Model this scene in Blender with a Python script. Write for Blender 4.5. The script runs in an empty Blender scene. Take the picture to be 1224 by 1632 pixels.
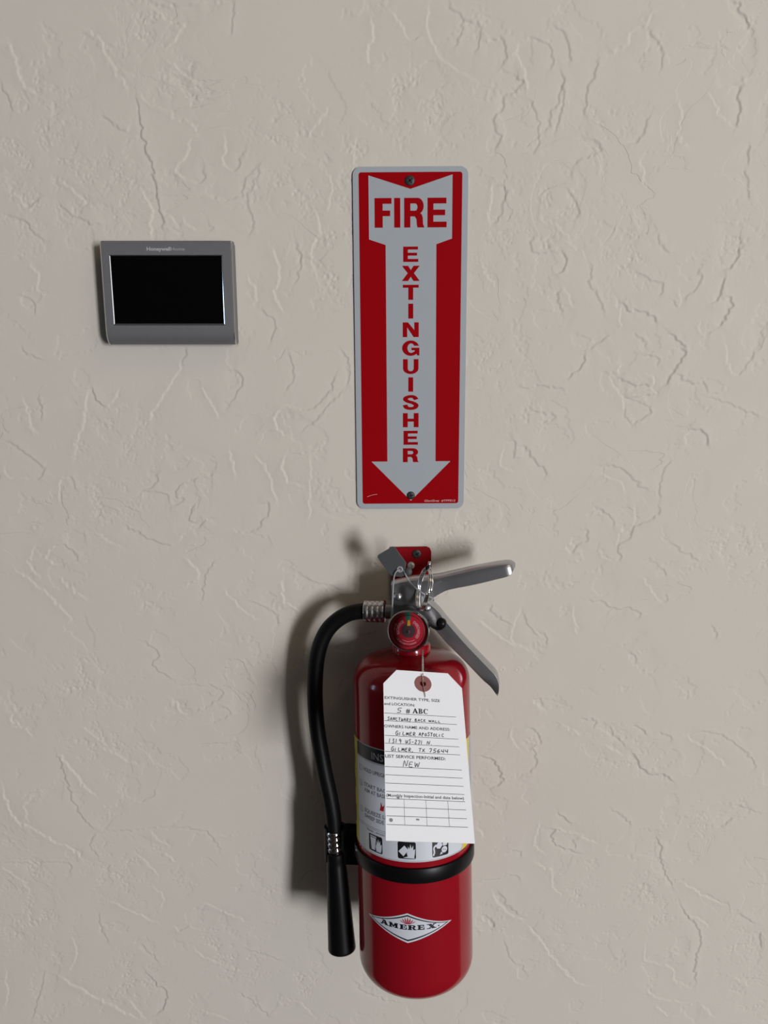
import bpy, math, random
import numpy as np
from mathutils import Matrix, Vector
from mathutils.geometry import tessellate_polygon

random.seed(7)
RNG = np.random.default_rng(11)
SC = bpy.context.scene
COL = SC.collection
PI = math.pi
RAD = math.radians

# ------------------------------------------------------------------ camera
FPX = 1226.0                                   # focal length in pixels of the 1224x1632 frame
TH, RO = RAD(11.55), RAD(0.4)                  # pitched down, rolled slightly
CAM = np.array([0.0, -0.72, 1.5])
FW = np.array([0, math.cos(TH), -math.sin(TH)])
R0 = np.array([1.0, 0, 0]); U0 = np.array([0, math.sin(TH), math.cos(TH)])
CR = R0 * math.cos(RO) - U0 * math.sin(RO)
CU = U0 * math.cos(RO) + R0 * math.sin(RO)
cd = bpy.data.cameras.new('camera')
cd.sensor_fit = 'VERTICAL'; cd.sensor_height = 36.0; cd.lens = 36.0 * FPX / 1632.0
cd.clip_start = 0.01; cd.clip_end = 60
cam = bpy.data.objects.new('camera', cd); COL.objects.link(cam)
cam.matrix_world = Matrix(((CR[0], CU[0], -FW[0], CAM[0]), (CR[1], CU[1], -FW[1], CAM[1]),
                           (CR[2], CU[2], -FW[2], CAM[2]), (0, 0, 0, 1)))
SC.camera = cam

# ------------------------------------------------------------------ world, lights, exposure
w = bpy.data.worlds.new('world'); SC.world = w; w.use_nodes = True
w.node_tree.nodes['Background'].inputs[0].default_value = (0.75, 0.82, 1.0, 1)
w.node_tree.nodes['Background'].inputs[1].default_value = 0.3


def area_light(name, loc, target, sx, sy, power, color):
    l = bpy.data.lights.new(name, 'AREA'); l.shape = 'RECTANGLE'; l.size = sx; l.size_y = sy
    l.energy = power; l.color = color
    o = bpy.data.objects.new(name, l); COL.objects.link(o)
    o.location = loc
    o.rotation_euler = (Vector(target) - Vector(loc)).to_track_quat('-Z', 'Y').to_euler()
    return o


# tall glazed entrance far behind and to the right of the photographer, a warm ceiling panel, a far side window
area_light('daylight_entrance_glass', (4.55, -7.42, 1.36), (4.55, 0.0, 1.36), 1.15, 2.6, 725.0, (0.93, 0.94, 1.0))
area_light('ceiling_panel_light', (1.25, -1.25, 3.14), (1.25, -1.25, 0.0), 1.2, 0.6, 7.5, (1.0, 0.74, 0.40))
area_light('daylight_side_window', (-4.93, -0.95, 1.35), (0.0, -0.95, 1.35), 0.45, 1.3, 11.0, (0.55, 0.75, 1.0))
SC.view_settings.view_transform = 'Standard'
SC.view_settings.look = 'None'
SC.view_settings.gamma = 1.0
SC.view_settings.use_curve_mapping = False
SC.view_settings.exposure = 0.0


# ------------------------------------------------------------------ pixel measuring helpers (photo pixel -> real place)
def ray(px, py):
    return FW + CR * (px - 612) / FPX - CU * (py - 816) / FPX


def at(px, py, d):
    """point seen at a photo pixel that stands d metres off the wall"""
    r = ray(px, py); t = (-d - CAM[1]) / r[1]
    return CAM + r * t


EZ = np.array([-0.01301965, 0.11896386, 0.99281322])       # axis of the leaning extinguisher
EY0 = np.array([0, 1.0, 0]) - EZ * EZ[1]; EY0 /= np.linalg.norm(EY0)
EX0 = np.cross(EY0, EZ)
PSI = RAD(9.5)
EX = EX0 * math.cos(PSI) - EY0 * math.sin(PSI)
EY = EY0 * math.cos(PSI) + EX0 * math.sin(PSI)
EO = np.array([0.0275, -0.0881, 0.9424]) - EZ * 0.0130


def L(px, py, yl):
    """photo pixel -> extinguisher's own coordinates on its plane y = yl"""
    r = ray(px, py); t = ((EO + EY * yl - CAM) @ EY) / (r @ EY)
    p = CAM + r * t - EO
    return np.array([p @ EX, p @ EY, p @ EZ])


# ------------------------------------------------------------------ materials
def mat(name, color, rough=0.5, metal=0.0, spec=0.5, noise=0.06, nscale=60.0, bump=0.0, bscale=400.0, coat=0.0):
    m = bpy.data.materials.new(name); m.use_nodes = True
    nt = m.node_tree; b = nt.nodes['Principled BSDF']
    b.inputs['Roughness'].default_value = rough; b.inputs['Metallic'].default_value = metal
    b.inputs['Specular IOR Level'].default_value = spec
    if coat:
        b.inputs['Coat Weight'].default_value = coat; b.inputs['Coat Roughness'].default_value = 0.04
    tc = nt.nodes.new('ShaderNodeTexCoord'); nz = nt.nodes.new('ShaderNodeTexNoise')
    nz.inputs['Scale'].default_value = nscale; nz.inputs['Detail'].default_value = 4
    nt.links.new(tc.outputs['Object'], nz.inputs['Vector'])
    mx = nt.nodes.new('ShaderNodeMix'); mx.data_type = 'RGBA'
    mx.inputs[6].default_value = (*[c * (1 - noise) for c in color], 1)
    mx.inputs[7].default_value = (*[min(1, c * (1 + noise)) for c in color], 1)
    nt.links.new(nz.outputs['Fac'], mx.inputs[0]); nt.links.new(mx.outputs[2], b.inputs['Base Color'])
    if bump:
        n2 = nt.nodes.new('ShaderNodeTexNoise'); n2.inputs['Scale'].default_value = bscale
        n2.inputs['Detail'].default_value = 3
        nt.links.new(tc.outputs['Object'], n2.inputs['Vector'])
        bp = nt.nodes.new('ShaderNodeBump'); bp.inputs['Strength'].default_value = bump
        bp.inputs['Distance'].default_value = 0.001
        nt.links.new(n2.outputs['Fac'], bp.inputs['Height']); nt.links.new(bp.outputs[0], b.inputs['Normal'])
    return m


M_WALL = mat('cream_plaster_paint', (0.55, 0.512, 0.442), 0.7, spec=0.2, noise=0.02, nscale=9, bump=0.12, bscale=260)
def skim_bump(m):
    """faint overlapping plaster skims over the whole wall, beyond the modelled relief too"""
    nt = m.node_tree; b = nt.nodes['Principled BSDF']; tc = nt.nodes['Texture Coordinate']
    n1 = nt.nodes.new('ShaderNodeTexNoise'); n1.inputs['Scale'].default_value = 13; n1.inputs['Detail'].default_value = 5
    n1.inputs['Distortion'].default_value = 1.2
    n2 = nt.nodes.new('ShaderNodeTexNoise'); n2.inputs['Scale'].default_value = 7
    mp = nt.nodes.new('ShaderNodeMapping'); mp.inputs['Location'].default_value = (3.1, 0, 1.7)
    nt.links.new(tc.outputs['Object'], n1.inputs['Vector']); nt.links.new(tc.outputs['Object'], mp.inputs['Vector'])
    nt.links.new(mp.outputs[0], n2.inputs['Vector'])
    r1 = nt.nodes.new('ShaderNodeMapRange'); r1.inputs[1].default_value = .56; r1.inputs[2].default_value = .575
    r2 = nt.nodes.new('ShaderNodeMapRange'); r2.inputs[1].default_value = .48; r2.inputs[2].default_value = .62
    nt.links.new(n1.outputs['Fac'], r1.inputs[0]); nt.links.new(n2.outputs['Fac'], r2.inputs[0])
    mu = nt.nodes.new('ShaderNodeMath'); mu.operation = 'MULTIPLY'
    nt.links.new(r1.outputs[0], mu.inputs[0]); nt.links.new(r2.outputs[0], mu.inputs[1])
    bp = nt.nodes.new('ShaderNodeBump'); bp.inputs['Strength'].default_value = .8; bp.inputs['Distance'].default_value = .00035
    bp.invert = True
    old = b.inputs['Normal'].links[0].from_socket
    nt.links.new(mu.outputs[0], bp.inputs['Height']); nt.links.new(old, bp.inputs['Normal'])
    nt.links.new(bp.outputs[0], b.inputs['Normal'])


skim_bump(M_WALL)
M_ROOM = mat('room_paint', (0.15, 0.14, 0.125), 0.8, noise=0.03, nscale=3)
M_FLOOR = mat('carpet', (0.035, 0.03, 0.027), 0.95, noise=0.3, nscale=30)
M_CEIL = mat('ceiling_tile', (0.28, 0.27, 0.25), 0.9, noise=0.03, nscale=5)
M_FRAME = mat('door_frame_paint', (0.3, 0.28, 0.26), 0.5)
M_SIGNW = mat('sign_white_enamel', (0.32, 0.345, 0.362), 0.5, spec=0.2, noise=0.03, nscale=40)
M_SIGNR = mat('sign_red_ink', (0.265, 0.0008, 0.003), 0.55, spec=0.03, noise=0.05, nscale=60)
M_SIGNP = mat('sign_pale_print', (0.5, 0.33, 0.30), 0.5)
M_SCREW = mat('black_screw', (0.018, 0.017, 0.014), 0.5, metal=0.0, noise=0.3, nscale=400)
M_SLOT = mat('screw_recess', (0.003, 0.003, 0.003), 0.8)
M_THERM = mat('thermostat_grey_metallic', (0.15, 0.15, 0.155), 0.45, metal=0.25, noise=0.05, nscale=300)
M_THERMB = mat('thermostat_housing', (0.06, 0.06, 0.062), 0.4)
M_EDGE = mat('polished_trim', (0.62, 0.62, 0.64), 0.09, metal=1.0, noise=0.03)
M_SCREEN = mat('black_screen_glass', (0.0015, 0.0015, 0.0015), 0.12, spec=0.25, noise=0.0)
M_LOGO = mat('pale_grey_print', (0.36, 0.36, 0.37), 0.5)
M_RED = mat('red_gloss_paint', (0.24, 0.004, 0.010), 0.15, spec=0.42, noise=0.03, nscale=20)
M_BRED = mat('bracket_red_paint', (0.20, 0.001, 0.004), 0.5, spec=0.08, noise=0.05)
M_STEEL = mat('satin_steel', (0.50, 0.505, 0.52), 0.33, metal=1.0, noise=0.06, nscale=90)
M_CAST = mat('cast_aluminium', (0.26, 0.26, 0.27), 0.42, metal=0.9, noise=0.1, nscale=200)
M_CHROME = mat('chrome', (0.66, 0.65, 0.64), 0.1, metal=1.0, noise=0.03)
M_BEZEL = mat('dark_chrome', (0.30, 0.285, 0.27), 0.16, metal=1.0, noise=0.05)
M_SATIN = mat('satin_chrome', (0.55, 0.54, 0.53), 0.24, metal=1.0, noise=0.08, nscale=500)
M_RUB = mat('black_rubber', (0.0035, 0.0035, 0.0038), 0.45, spec=0.13, noise=0.2, nscale=200, bump=0.1, bscale=900)
M_PLAS = mat('black_plastic', (0.0035, 0.0035, 0.0038), 0.36, spec=0.16, noise=0.15)
M_GREYP = mat('grey_seal_plastic', (0.06, 0.062, 0.063), 0.5, spec=0.3, noise=0.05)
M_CABLE = mat('grey_cable', (0.26, 0.26, 0.265), 0.45, noise=0.05)
M_LWHITE = mat('label_white', (0.56, 0.58, 0.62), 0.38, noise=0.02)
M_LYEL = mat('label_yellow', (0.60, 0.50, 0.045), 0.4, noise=0.03)
M_LBLACK = mat('label_black', (0.006, 0.006, 0.008), 0.4, noise=0.0)
M_LGREY = mat('label_grey_print', (0.12, 0.12, 0.13), 0.45)
M_HEADT = mat('header_pale_text', (0.33, 0.33, 0.34), 0.45)
M_LRED = mat('label_red_print', (0.33, 0.012, 0.02), 0.4)
M_PAPER = mat('tag_card', (0.90, 0.925, 0.96), 0.75, spec=0.2, noise=0.015, nscale=30)
M_INK = mat('tag_printed_ink', (0.02, 0.02, 0.025), 0.6, noise=0)
M_PEN = mat('pen_ink', (0.012, 0.012, 0.018), 0.6, noise=0)
M_SPOT = mat('grey_smudge', (0.25, 0.25, 0.27), 0.8)
M_PATCH = mat('tag_brown_patch', (0.27, 0.10, 0.10), 0.7, noise=0.1, nscale=250)
M_WIRE = mat('steel_wire', (0.72, 0.70, 0.68), 0.24, metal=1.0)
M_DIAL = mat('gauge_red', (0.40, 0.004, 0.018), 0.5, noise=0.03)
M_GREEN = mat('gauge_green', (0.012, 0.13, 0.075), 0.5)
M_NEED = mat('gauge_yellow', (0.62, 0.33, 0.02), 0.5)
M_DTXT = mat('gauge_pale_print', (0.62, 0.36, 0.37), 0.5)
M_HUB = mat('gauge_hub_reflection', (0.06, 0.035, 0.038), 0.35, noise=0.2)
M_RIVET = mat('pale_rivet', (0.5, 0.47, 0.44), 0.35, metal=0.4)


def glass_mat():
    m = bpy.data.materials.new('clear_lens'); m.use_nodes = True
    nt = m.node_tree; nt.nodes.clear()
    o = nt.nodes.new('ShaderNodeOutputMaterial'); mx = nt.nodes.new('ShaderNodeMixShader')
    t = nt.nodes.new('ShaderNodeBsdfTransparent'); g = nt.nodes.new('ShaderNodeBsdfGlossy')
    f = nt.nodes.new('ShaderNodeFresnel'); f.inputs[0].default_value = 1.45
    g.inputs['Roughness'].default_value = 0.05
    nt.links.new(f.outputs[0], mx.inputs[0]); nt.links.new(t.outputs[0], mx.inputs[1])
    nt.links.new(g.outputs[0], mx.inputs[2]); nt.links.new(mx.outputs[0], o.inputs[0])
    return m


M_GLASS = glass_mat()


# ------------------------------------------------------------------ geometry helpers
def mobj(name, v, f, m, parent=None, smooth=False, auto=None):
    me = bpy.data.meshes.new(name)
    me.from_pydata([tuple(map(float, p)) for p in v], [], [tuple(map(int, q)) for q in f])
    me.materials.append(m)
    if smooth:
        me.polygons.foreach_set('use_smooth', [True] * len(me.polygons))
    me.update()
    o = bpy.data.objects.new(name, me); COL.objects.link(o)
    if parent:
        o.parent = parent
    if auto is not None:
        me.set_sharp_from_angle(angle=RAD(auto))
    return o


def fix_normals(o):
    import bmesh
    bm = bmesh.new(); bm.from_mesh(o.data); bmesh.ops.recalc_face_normals(bm, faces=bm.faces)
    bm.to_mesh(o.data); bm.free()
    return o


def empty(name, loc=(0, 0, 0), mw=None):
    o = bpy.data.objects.new(name, None); COL.objects.link(o)
    o.empty_display_size = 0.02
    if mw is not None:
        o.matrix_world = mw
    else:
        o.location = loc
    return o


def tag(o, label, cat, group=None):
    o['label'] = label; o['category'] = cat
    if group:
        o['group'] = group
    return o


def bevel(o, wd, seg=2, ang=40):
    b = o.modifiers.new('bevel', 'BEVEL'); b.width = wd; b.segments = seg
    b.limit_method = 'ANGLE'; b.angle_limit = RAD(ang)
    return o


class MB:
    def __init__(s):
        s.v, s.f = [], []

    def add(s, v, f):
        n = len(s.v); s.v += [tuple(p) for p in v]; s.f += [tuple(i + n for i in q) for q in f]
        return s

    def box(s, x0, x1, y0, y1, z0, z1):
        return s.add([(x0, y0, z0), (x1, y0, z0), (x1, y1, z0), (x0, y1, z0), (x0, y0, z1), (x1, y0, z1), (x1, y1, z1), (x0, y1, z1)],
                     [(0, 3, 2, 1), (4, 5, 6, 7), (0, 1, 5, 4), (1, 2, 6, 5), (2, 3, 7, 6), (3, 0, 4, 7)])

    def build(s, name, m, parent=None, smooth=False, auto=None):
        return mobj(name, s.v, s.f, m, parent, smooth, auto)


def lathe(prof, n=48, axis='z', center=(0, 0, 0), sgn=1, cap=True):
    """prof: (radius, along-axis) pairs; returns verts, faces"""
    v, f = [], []
    for r, a in prof:
        for k in range(n):
            t = 2 * PI * k / n; c, s = r * math.cos(t), r * math.sin(t)
            if axis == 'z':
                p = (c, s, a)
            elif axis == 'y':
                p = (c, a, s)
            else:
                p = (a, c, s)
            v.append((p[0] + center[0], p[1] + center[1], p[2] + center[2]))
    for i in range(len(prof) - 1):
        for k in range(n):
            k2 = (k + 1) % n
            f.append((i * n + k, i * n + k2, (i + 1) * n + k2, (i + 1) * n + k))
    if cap:
        f.append(tuple(range(n))[::-1]); f.append(tuple(range((len(prof) - 1) * n, len(prof) * n)))
    return v, f


def catmull(P, n=8, closed=False):
    P = [np.array(p, float) for p in P]; out = []
    N = len(P); rng = range(N) if closed else range(N - 1)
    for i in rng:
        if closed:
            p0, p1, p2, p3 = P[(i - 1) % N], P[i], P[(i + 1) % N], P[(i + 2) % N]
        else:
            p0 = P[i - 1] if i else 2 * P[0] - P[1]
            p1, p2 = P[i], P[i + 1]
            p3 = P[i + 2] if i + 2 < N else 2 * P[-1] - P[-2]
        for k in range(n):
            t = k / n
            out.append(.5 * (2 * p1 + (p2 - p0) * t + (2 * p0 - 5 * p1 + 4 * p2 - p3) * t * t + (3 * p1 - p0 - 3 * p2 + p3) * t ** 3))
    if not closed:
        out.append(P[-1])
    return out


def tube(path, r, n=10, cap=True):
    path = [np.array(p, float) for p in path]
    rs = r if hasattr(r, '__len__') else [r] * len(path)
    v, f = [], []
    t0 = path[1] - path[0]; up = np.array([0, 0, 1.0])
    if abs(t0 @ up) > .9 * np.linalg.norm(t0):
        up = np.array([1.0, 0, 0])
    nrm = np.cross(t0, up); nrm /= np.linalg.norm(nrm)
    for i, p in enumerate(path):
        t = path[min(i + 1, len(path) - 1)] - path[max(i - 1, 0)]
        t /= np.linalg.norm(t) + 1e-12
        nrm = nrm - t * (nrm @ t); nrm /= np.linalg.norm(nrm) + 1e-12
        b = np.cross(t, nrm)
        for k in range(n):
            a = 2 * PI * k / n; v.append(p + rs[i] * (nrm * math.cos(a) + b * math.sin(a)))
    for i in range(len(path) - 1):
        for k in range(n):
            k2 = (k + 1) % n; f.append((i * n + k, i * n + k2, (i + 1) * n + k2, (i + 1) * n + k))
    if cap:
        f.append(tuple(range(n))[::-1]); f.append(tuple(range((len(path) - 1) * n, len(path) * n)))
    return v, f


def tri(loops):
    """2-D outline plus holes -> points, triangles"""
    pts = [p for l in loops for p in l]
    t = tessellate_polygon([[Vector((p[0], p[1], 0)) for p in l] for l in loops])
    return pts, [tuple(q) for q in t]


def prism(loops, place, depth):
    """flat outline with holes, extruded; place(u, v, d) -> 3-D"""
    pts, t = tri(loops); n = len(pts)
    v = [place(p[0], p[1], 0) for p in pts] + [place(p[0], p[1], depth) for p in pts]
    f = list(t) + [tuple(i + n for i in q[::-1]) for q in t]
    k = 0
    for l in loops:
        m = len(l)
        for i in range(m):
            a, b = k + i, k + (i + 1) % m
            f.append((a, b, b + n, a + n))
        k += m
    return v, f


def rrect(x0, x1, y0, y1, r, n=6):
    out = []
    for cx, cy, a in ((x1 - r, y1 - r, 0), (x0 + r, y1 - r, 90), (x0 + r, y0 + r, 180), (x1 - r, y0 + r, 270)):
        for k in range(n + 1):
            t = RAD(a + 90 * k / n); out.append((cx + r * math.cos(t), cy + r * math.sin(t)))
    return out


def circle(cx, cy, r, n=24):
    return [(cx + r * math.cos(2 * PI * k / n), cy + r * math.sin(2 * PI * k / n)) for k in range(n)]


class Flat:
    """2-D print collected as triangles, later laid on a surface"""

    def __init__(s):
        s.v, s.f = [], []

    def poly(s, *loops):
        p, t = tri(loops); n = len(s.v)
        s.v += [tuple(q[:2]) for q in p]; s.f += [tuple(i + n for i in q) for q in t]
        return s

    def rect(s, x0, x1, y0, y1, nx=1):
        n = len(s.v)
        for i in range(nx + 1):
            x = x0 + (x1 - x0) * i / nx; s.v += [(x, y0), (x, y1)]
        for i in range(nx):
            s.f.append((n + 2 * i, n + 2 * i + 2, n + 2 * i + 3, n + 2 * i + 1))
        return s

    def stroke(s, pts, wd):
        pts = [np.array(p, float) for p in pts]; n = len(s.v)
        for i, p in enumerate(pts):
            t = pts[min(i + 1, len(pts) - 1)] - pts[max(i - 1, 0)]; t /= np.linalg.norm(t) + 1e-12
            nn = np.array([-t[1], t[0]]) * wd / 2
            s.v += [tuple(p + nn), tuple(p - nn)]
        for i in range(len(pts) - 1):
            s.f.append((n + 2 * i, n + 2 * i + 1, n + 2 * i + 3, n + 2 * i + 2))
        return s

    def merge(s, vf, fn=lambda x, y: (x, y)):
        n = len(s.v); s.v += [fn(*p) for p in vf[0]]; s.f += [tuple(i + n for i in q) for q in vf[1]]
        return s

    def refine(s, mx):
        """split long triangles across so that the print follows a curved surface"""
        todo = [q for p in s.f for q in ([p] if len(p) == 3 else [(p[0], p[1], p[2]), (p[0], p[2], p[3])])]; done = []
        while todo:
            t = todo.pop(); e = [(abs(s.v[t[i]][0] - s.v[t[(i + 1) % 3]][0]), i) for i in range(3)]
            d, i = max(e)
            if d <= mx:
                done.append(t); continue
            a, b, c = t[i], t[(i + 1) % 3], t[(i + 2) % 3]
            s.v.append(((s.v[a][0] + s.v[b][0]) / 2, (s.v[a][1] + s.v[b][1]) / 2)); k = len(s.v) - 1
            todo += [(a, k, c), (k, b, c)]
        s.f = done
        return s

    def build(s, name, m, place, parent=None):
        if getattr(place, 'curved', False):
            s.refine(2.5)
        return mobj(name, [place(*p) for p in s.v], s.f, m, parent)


def text2d(body, height, width=None, bold=0.0, spacing=1.0):
    """lettering in the built-in face as flat triangles, lower-left at 0,0; scaled to cap height and width"""
    c = bpy.data.curves.new('txt', 'FONT'); c.body = body; c.size = 1.0
    c.offset = bold; c.resolution_u = 2; c.space_character = spacing; c.fill_mode = 'FRONT'
    o = bpy.data.objects.new('txt', c); COL.objects.link(o)
    dg = bpy.context.evaluated_depsgraph_get(); dg.update()
    me = bpy.data.meshes.new_from_object(o.evaluated_get(dg))
    v = [(p.co.x, p.co.y) for p in me.vertices]; f = [tuple(p.vertices) for p in me.polygons]
    bpy.data.objects.remove(o); bpy.data.curves.remove(c); bpy.data.meshes.remove(me)
    x0 = min(p[0] for p in v); x1 = max(p[0] for p in v)
    cap = 0.72
    sy = height / cap; sx = sy if width is None else width / (x1 - x0)
    return [((p[0] - x0) * sx, p[1] * sy) for p in v], f


# ------------------------------------------------------------------ hand-drawn glyphs
def arc(cx, cy, rx, ry, a0, a1, n=10):
    return [(cx + rx * math.cos(RAD(a0 + (a1 - a0) * k / n)), cy + ry * math.sin(RAD(a0 + (a1 - a0) * k / n))) for k in range(n + 1)]


def bold_glyph(ch, s=.31, b=.195):
    """heavy grotesque capitals in a unit box: list of [outline, holes...]"""
    if ch == 'E':
        return [[[(0, 0), (0, 1), (.98, 1), (.98, 1 - b), (s, 1 - b), (s, .6), (.92, .6), (.92, .41), (s, .41), (s, b), (1, b), (1, 0)]]]
    if ch == 'F':
        return [[[(0, 0), (0, 1), (1, 1), (1, 1 - b), (s, 1 - b), (s, .58), (.92, .58), (.92, .39), (s, .39), (s, 0)]]]
    if ch == 'I':
        return [[[(0, 0), (0, 1), (1, 1), (1, 0)]]]
    if ch == 'T':
        return [[[(0, 1), (1, 1), (1, 1 - b), (.5 + s / 2, 1 - b), (.5 + s / 2, 0), (.5 - s / 2, 0), (.5 - s / 2, 1 - b), (0, 1 - b)]]]
    if ch == 'H':
        return [[[(0, 0), (0, 1), (s, 1), (s, .61), (1 - s, .61), (1 - s, 1), (1, 1), (1, 0), (1 - s, 0), (1 - s, .4), (s, .4), (s, 0)]]]
    if ch == 'N':
        return [[[(0, 0), (0, 1), (.33, 1), (.72, .48), (.72, 1), (1, 1), (1, 0), (.68, 0), (.28, .65), (.28, 0)]]]
    if ch == 'X':
        return [[[(0, 0), (.33, .51), (.01, 1), (.355, 1), (.505, .72), (.655, 1), (1, 1), (.68, .515), (1, 0), (.65, 0), (.5, .28), (.35, 0)]]]
    if ch == 'U':
        return [[[(0, 1)] + arc(.5, .36, .5, .385, 180, 360, 16) + [(1, 1), (1 - s, 1)] + arc(.5, .37, .5 - s, .2, 360, 180, 12) + [(s, 1)]]]
    if ch == 'R':
        return [[[(0, 0), (0, 1), (.66, 1)] + arc(.66, .725, .31, .275, 85, -62, 10) +
                 [(.88, .44), (.925, .34), (.94, .12), (1, .02), (1, 0), (.66, 0), (.63, .1), (.61, .28), (.53, .375), (s, .375), (s, 0)],
                 [(s, .57), (.53, .57)] + arc(.55, .69, .11, .12, -80, 80, 8) + [(.53, .81), (s, .81)]]]
    if ch == 'G':
        return [[[(.98, .66)] + arc(.5, .5, .5, .525, 38, 312, 26) + [(.84, .10), (.87, 0), (1, 0), (1, .53), (.54, .53), (.54, .355), (.74, .355), (.70, .25)] +
                 arc(.52, .5, .21, .325, 305, 45, 20) + [(.68, .66)]]]
    if ch == 'S':
        k = .64
        c = catmull([(.86 * k, .70), (.72 * k, .87), (.5 * k, .92), (.22 * k, .84), (.17 * k, .69), (.34 * k, .565), (.66 * k, .46), (.85 * k, .30),
                     (.75 * k, .13), (.5 * k, .075), (.24 * k, .13), (.13 * k, .33)], 5)
        up, dn = [], []
        for i, p in enumerate(c):
            t = c[min(i + 1, len(c) - 1)] - c[max(i - 1, 0)]; t /= np.linalg.norm(t)
            nn = np.array([-t[1], t[0]]) * .1
            up.append(((p + nn)[0] / k, (p + nn)[1])); dn.append(((p - nn)[0] / k, (p - nn)[1]))
        return [[up + dn[::-1]]]


PENS = {  # single-stroke handwriting in a 0.7 x 1 box
    'S': [[(.6, .9), (.35, 1), (.1, .8), (.45, .45), (.35, .05), (0, .1)]], 'A': [[(0, 0), (.3, .85), (.5, 0)], [(.1, .35), (.5, .35)]],
    'N': [[(0, 0), (.12, .9), (.42, .1), (.6, 1)]], 'C': [[(.5, .75), (.2, .8), (.02, .4), (.2, .05), (.55, .1)]],
    'T': [[(0, .9), (.6, .95)], [(.32, .92), (.25, 0)]], 'U': [[(.05, .8), (.08, .2), (.3, .05), (.5, .75), (.5, .05)]],
    'R': [[(.05, 0), (.1, .85), (.4, .8), (.38, .5), (.1, .42), (.55, 0)]], 'Y': [[(0, .8), (.25, .4)], [(.5, .85), (.1, -.3)]],
    'B': [[(.05, 0), (.1, .9), (.42, .8), (.12, .5), (.5, .3), (.4, .02), (.05, 0)]], 'K': [[(.05, 0), (.1, .9)], [(.45, .85), (.1, .42), (.55, .02)]],
    'W': [[(0, .75), (.12, .05), (.3, .6), (.45, .05), (.65, .8)]], 'L': [[(.08, .85), (.05, .06), (.5, .05)]],
    'G': [[(.55, .95), (.2, .95), (.02, .45), (.2, .02), (.5, .15), (.5, .5), (.28, .48)]], 'I': [[(.12, .75), (.1, 0)]],
    'M': [[(0, 0), (.1, .75), (.28, .2), (.45, .75), (.6, 0)]], 'E': [[(.5, .8), (.08, .75), (.05, .05), (.5, .05)], [(.06, .42), (.4, .45)]],
    'P': [[(.1, -.15), (.15, .85), (.45, .7), (.15, .4)]], 'O': [[(.3, .75), (.05, .45), (.2, .02), (.5, .25), (.42, .65), (.28, .75)]],
    'X': [[(0, .85), (.55, 0)], [(.5, .9), (0, 0)]], '1': [[(.15, .95), (.1, 0)]], '2': [[(.05, .75), (.3, .95), (.45, .7), (.05, .05), (.55, .05)]],
    '3': [[(.05, .9), (.4, .9), (.15, .55), (.45, .35), (.3, .02), (0, .08)]], '9': [[(.5, .7), (.25, .95), (.05, .7), (.3, .5), (.5, .75), (.42, 0)]],
    '7': [[(.02, .85), (.5, .9), (.2, -.05)]], '5': [[(.6, .98), (.2, .9), (.14, .52), (.45, .5), (.45, .12), (.02, .02)]],
    '6': [[(.42, .9), (.08, .45), (.12, .05), (.45, .15), (.4, .42), (.1, .35)]], '4': [[(.08, .9), (.05, .45), (.5, .5)], [(.5, .95), (.45, 0)]],
    '-': [[(.05, .45), (.5, .48)]], '.': [[(.1, .05), (.2, .05)]], ',': [[(.15, .1), (.05, -.2)]],
}


def pen(flat, word, x0, x1, y, h, wd=.42):
    n = len(word); adv = (x1 - x0) / n
    for i, ch in enumerate(word):
        if ch == ' ':
            continue
        for s in PENS[ch]:
            j = random.uniform(-.05, .05)
            pts = [(x0 + i * adv + p[0] * adv * 1.25 + p[1] * h * .12, y + (p[1] + j) * h) for p in s]
            flat.stroke(catmull(pts, 4) if len(pts) > 2 else pts, wd)


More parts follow.
